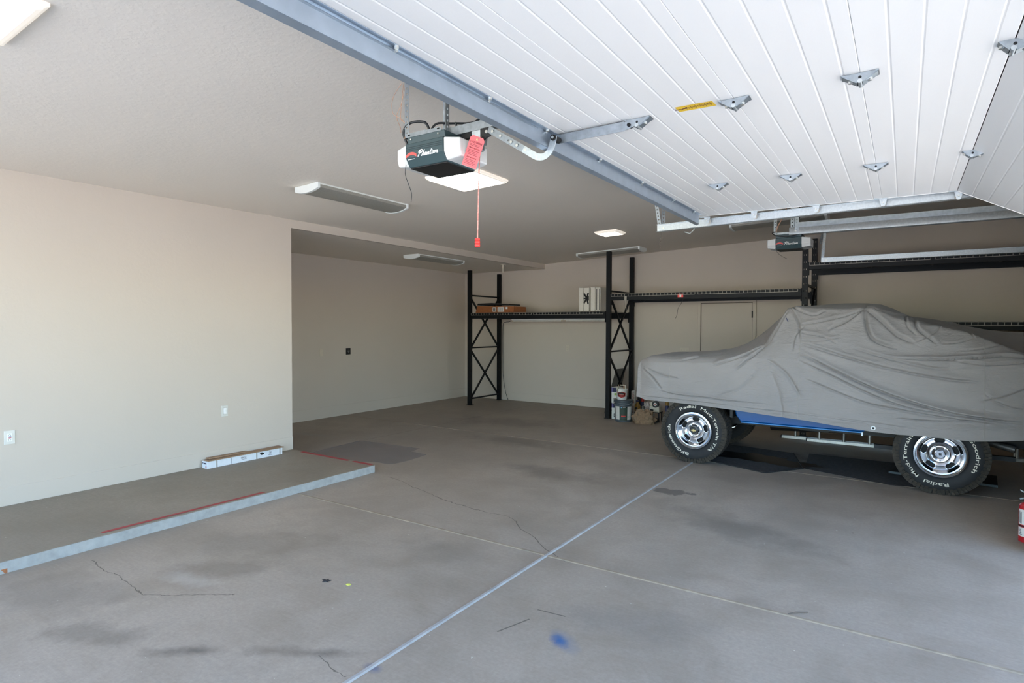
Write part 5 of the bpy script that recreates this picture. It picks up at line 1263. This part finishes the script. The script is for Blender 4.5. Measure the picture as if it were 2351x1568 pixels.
lathe_thing('jug', 'amber plastic jug behind the crumpled brown sack', 'jug', (-3.885, 9.86, 0), [('body', [(.05, 0), (.055, .01), (.055, .17), (.048, .22), (.022, .27), (.022, .29)], 'amber'), ('cap', [(.025, .285), (.025, .315), (0, .315)], 'box_blue')])
lathe_thing('bottle', 'small dark brown bottle in front of the amber jug', 'bottle', (-3.845, 9.70, 0), [('body', [(.034, 0), (.036, .01), (.036, .12), (.014, .16), (.014, .185)], 'brown_bottle'), ('cap', [(.017, .18), (.017, .205), (0, .205)], 'hole')])
lathe_thing('spray_can', 'dark spray can with a red top behind the amber jug', 'spray can', (-3.895, 10.12, 0), [('body', [(.036, 0), (.036, .24), (.026, .26)], 'box_blue'), ('cap', [(.031, .26), (.030, .33), (0, .335)], 'dark_red')])
lathe_thing('paint_tin', 'tall dark tin standing between the narrow carton and the jug', 'tin', (-3.96, 10.20, 0), [('body', [(.06, 0), (.06, .36), (.05, .365)], 'black_plastic'), ('lid', [(.055, .364), (.055, .375), (0, .375)], 'steel')])
lathe_thing('spray_bottle', 'cream ribbed bottle poking up behind the brown sack', 'bottle', (-3.655, 9.53, 0), [('body', [(.030, 0), (.032, .01), (.032, .16), (.028, .17), (.033, .178), (.033, .19), (.026, .20), (.026, .225)], 'cream'), ('cap', [(.029, .222), (.029, .25), (.022, .26), (0, .26)], 'panel_grey')])
def lump(name, c, r, sc, seed, amp, mat, lab, cat, n=26, zmin=0):
    m = MB().sphere((0, 0, 0), 1, n, (1, 1, 1)); v = []
    for p in m.v:
        q = Vector(p); f = 1 + amp * (abs(noise.noise(q * 1.9 + Vector((seed, 0, 0)))) * 2 - .4) + amp * .5 * (abs(noise.noise(q * 5 + Vector((0, seed, 0)))) - .2)
        q = q * f; v.append((c[0] + q.x * r * sc[0], c[1] + q.y * r * sc[1], max(zmin, c[2] + q.z * r * sc[2])))
    m.v = v; return thing(name, m, mat, lab, cat, smooth=80)
lump('paper_sack', (-3.565, 9.36, .06), 1, (.185, .105, .155), 3.1, .30, 'paper_bag', 'crumpled brown paper sack on the floor in front of the clutter', 'sack', 34)
lump('plastic_bag', (-3.69, 9.83, .14), 1, (.085, .07, .155), 8.3, .30, 'bag_clear', 'cloudy plastic bag of odds and ends behind the brown sack', 'bag')
thing('tray', MB().hexa([(-3.79, 9.50, 0), (-3.71, 9.50, 0), (-3.71, 9.62, 0), (-3.79, 9.62, 0)], [(-3.79, 9.49, .15), (-3.70, 9.49, .155), (-3.70, 9.63, .155), (-3.79, 9.63, .15)]), 'teal', 'teal box squeezed between the grey bucket and the brown sack', 'box', bevel=.006)
thing('small_can', MB().cyl((-3.755, 9.53, .153), (-3.755, 9.53, .182), .02, n=18), 'label_white', 'little white cap lying on the teal box', 'cap', smooth=40)
pu = empty('sprayer', (-3.47, 9.64, 0), 'off white machine with a round black dial beside the front tyre', 'machine')
pbdy = part('housing', MB().box(-3.565, -3.395, 9.58, 9.74, .165, .265).box(-3.56, -3.44, 9.60, 9.72, .265, .335), 'tool_white', pu, bevel=.012)
part('dial', MB().cyl((-3.455, 9.555, .305), (-3.455, 9.60, .305), .056, n=28), 'black_plastic', pbdy, 40)
part('dial_centre', MB().cyl((-3.455, 9.55, .305), (-3.455, 9.556, .305), .028, n=24), 'label_white', pbdy, 40)
part('dial_mark', MB().box(-3.475, -3.437, 9.548, 9.551, .300, .309), 'dark_red', pbdy)
part('name_plate', MB().box(-3.550, -3.495, 9.577, 9.581, .192, .212), 'hole', pbdy)
part('skirt', MB().box(-3.57, -3.39, 9.575, 9.745, .155, .167), 'hole', pu)
for x in (-3.555, -3.405):
    for y in (9.59, 9.73): part('leg', MB().box(x - .01, x + .01, y - .01, y + .01, 0, .156), 'black_plastic', pu)
lathe_thing('jar', 'pale blue plastic cup under the off white machine', 'cup', (-3.50, 9.525, 0), [('body', [(.028, 0), (.030, .005), (.044, .135), (.047, .15), (.040, .152), (.030, .145), (0, .145)], 'steel')])
lathe_thing('mug', 'small dark mug beside the pale blue cup', 'mug', (-3.425, 9.525, 0), [('body', [(.026, 0), (.028, .004), (.028, .08), (.024, .08), (.022, .01), (0, .01)], 'black_plastic'), ('rim', [(.0285, .002), (.031, .004), (.0285, .006)], 'steel')])
lathe_thing('spray_can', 'blue can with an orange top just behind the front tyre', 'spray can', (-3.30, 9.70, 0), [('body', [(.034, 0), (.034, .26), (.022, .28)], 'box_blue'), ('cap', [(.028, .28), (.028, .34), (0, .345)], 'amber')])

# ------------------------------------------------------------------ small litter on the floor
def leaf(x, y, s, rot, mat, lab, cat='leaf', pts=None):
    pts = pts or [(-1, 0), (-.4, .5), (.3, .62), (1, .1), (.5, -.5), (-.3, -.55)]
    m = MB().prism([(x + s * (u * math.cos(rot) - v * math.sin(rot)), y + s * (u * math.sin(rot) + v * math.cos(rot))) for u, v in pts], 'z', .001, .006)
    thing('leaf' if cat == 'leaf' else cat, m, mat, lab, cat)
leaf(-2.84, 2.462, .017, .4, 'leaf_yellow', 'small yellow leaf on the near floor left of the joint crossing')
leaf(-3.00, 2.425, .032, .3, 'leaf_dark', 'dark ragged leaf scrap just left of the yellow leaf', 'leaf', [(-1, .1), (-.5, .5), (-.3, .1), (.1, .7), (.2, .2), (.9, .4), (.5, -.1), (.8, -.6), (.1, -.3), (-.4, -.8), (-.4, -.2)])
thing('twig', MB().tube([(-.515, 3.563, .006), (-.48, 3.60, .010), (-.425, 3.64, .008)], .003, 6), 'twig', 'thin dark twig across the tan floor joint', 'twig')
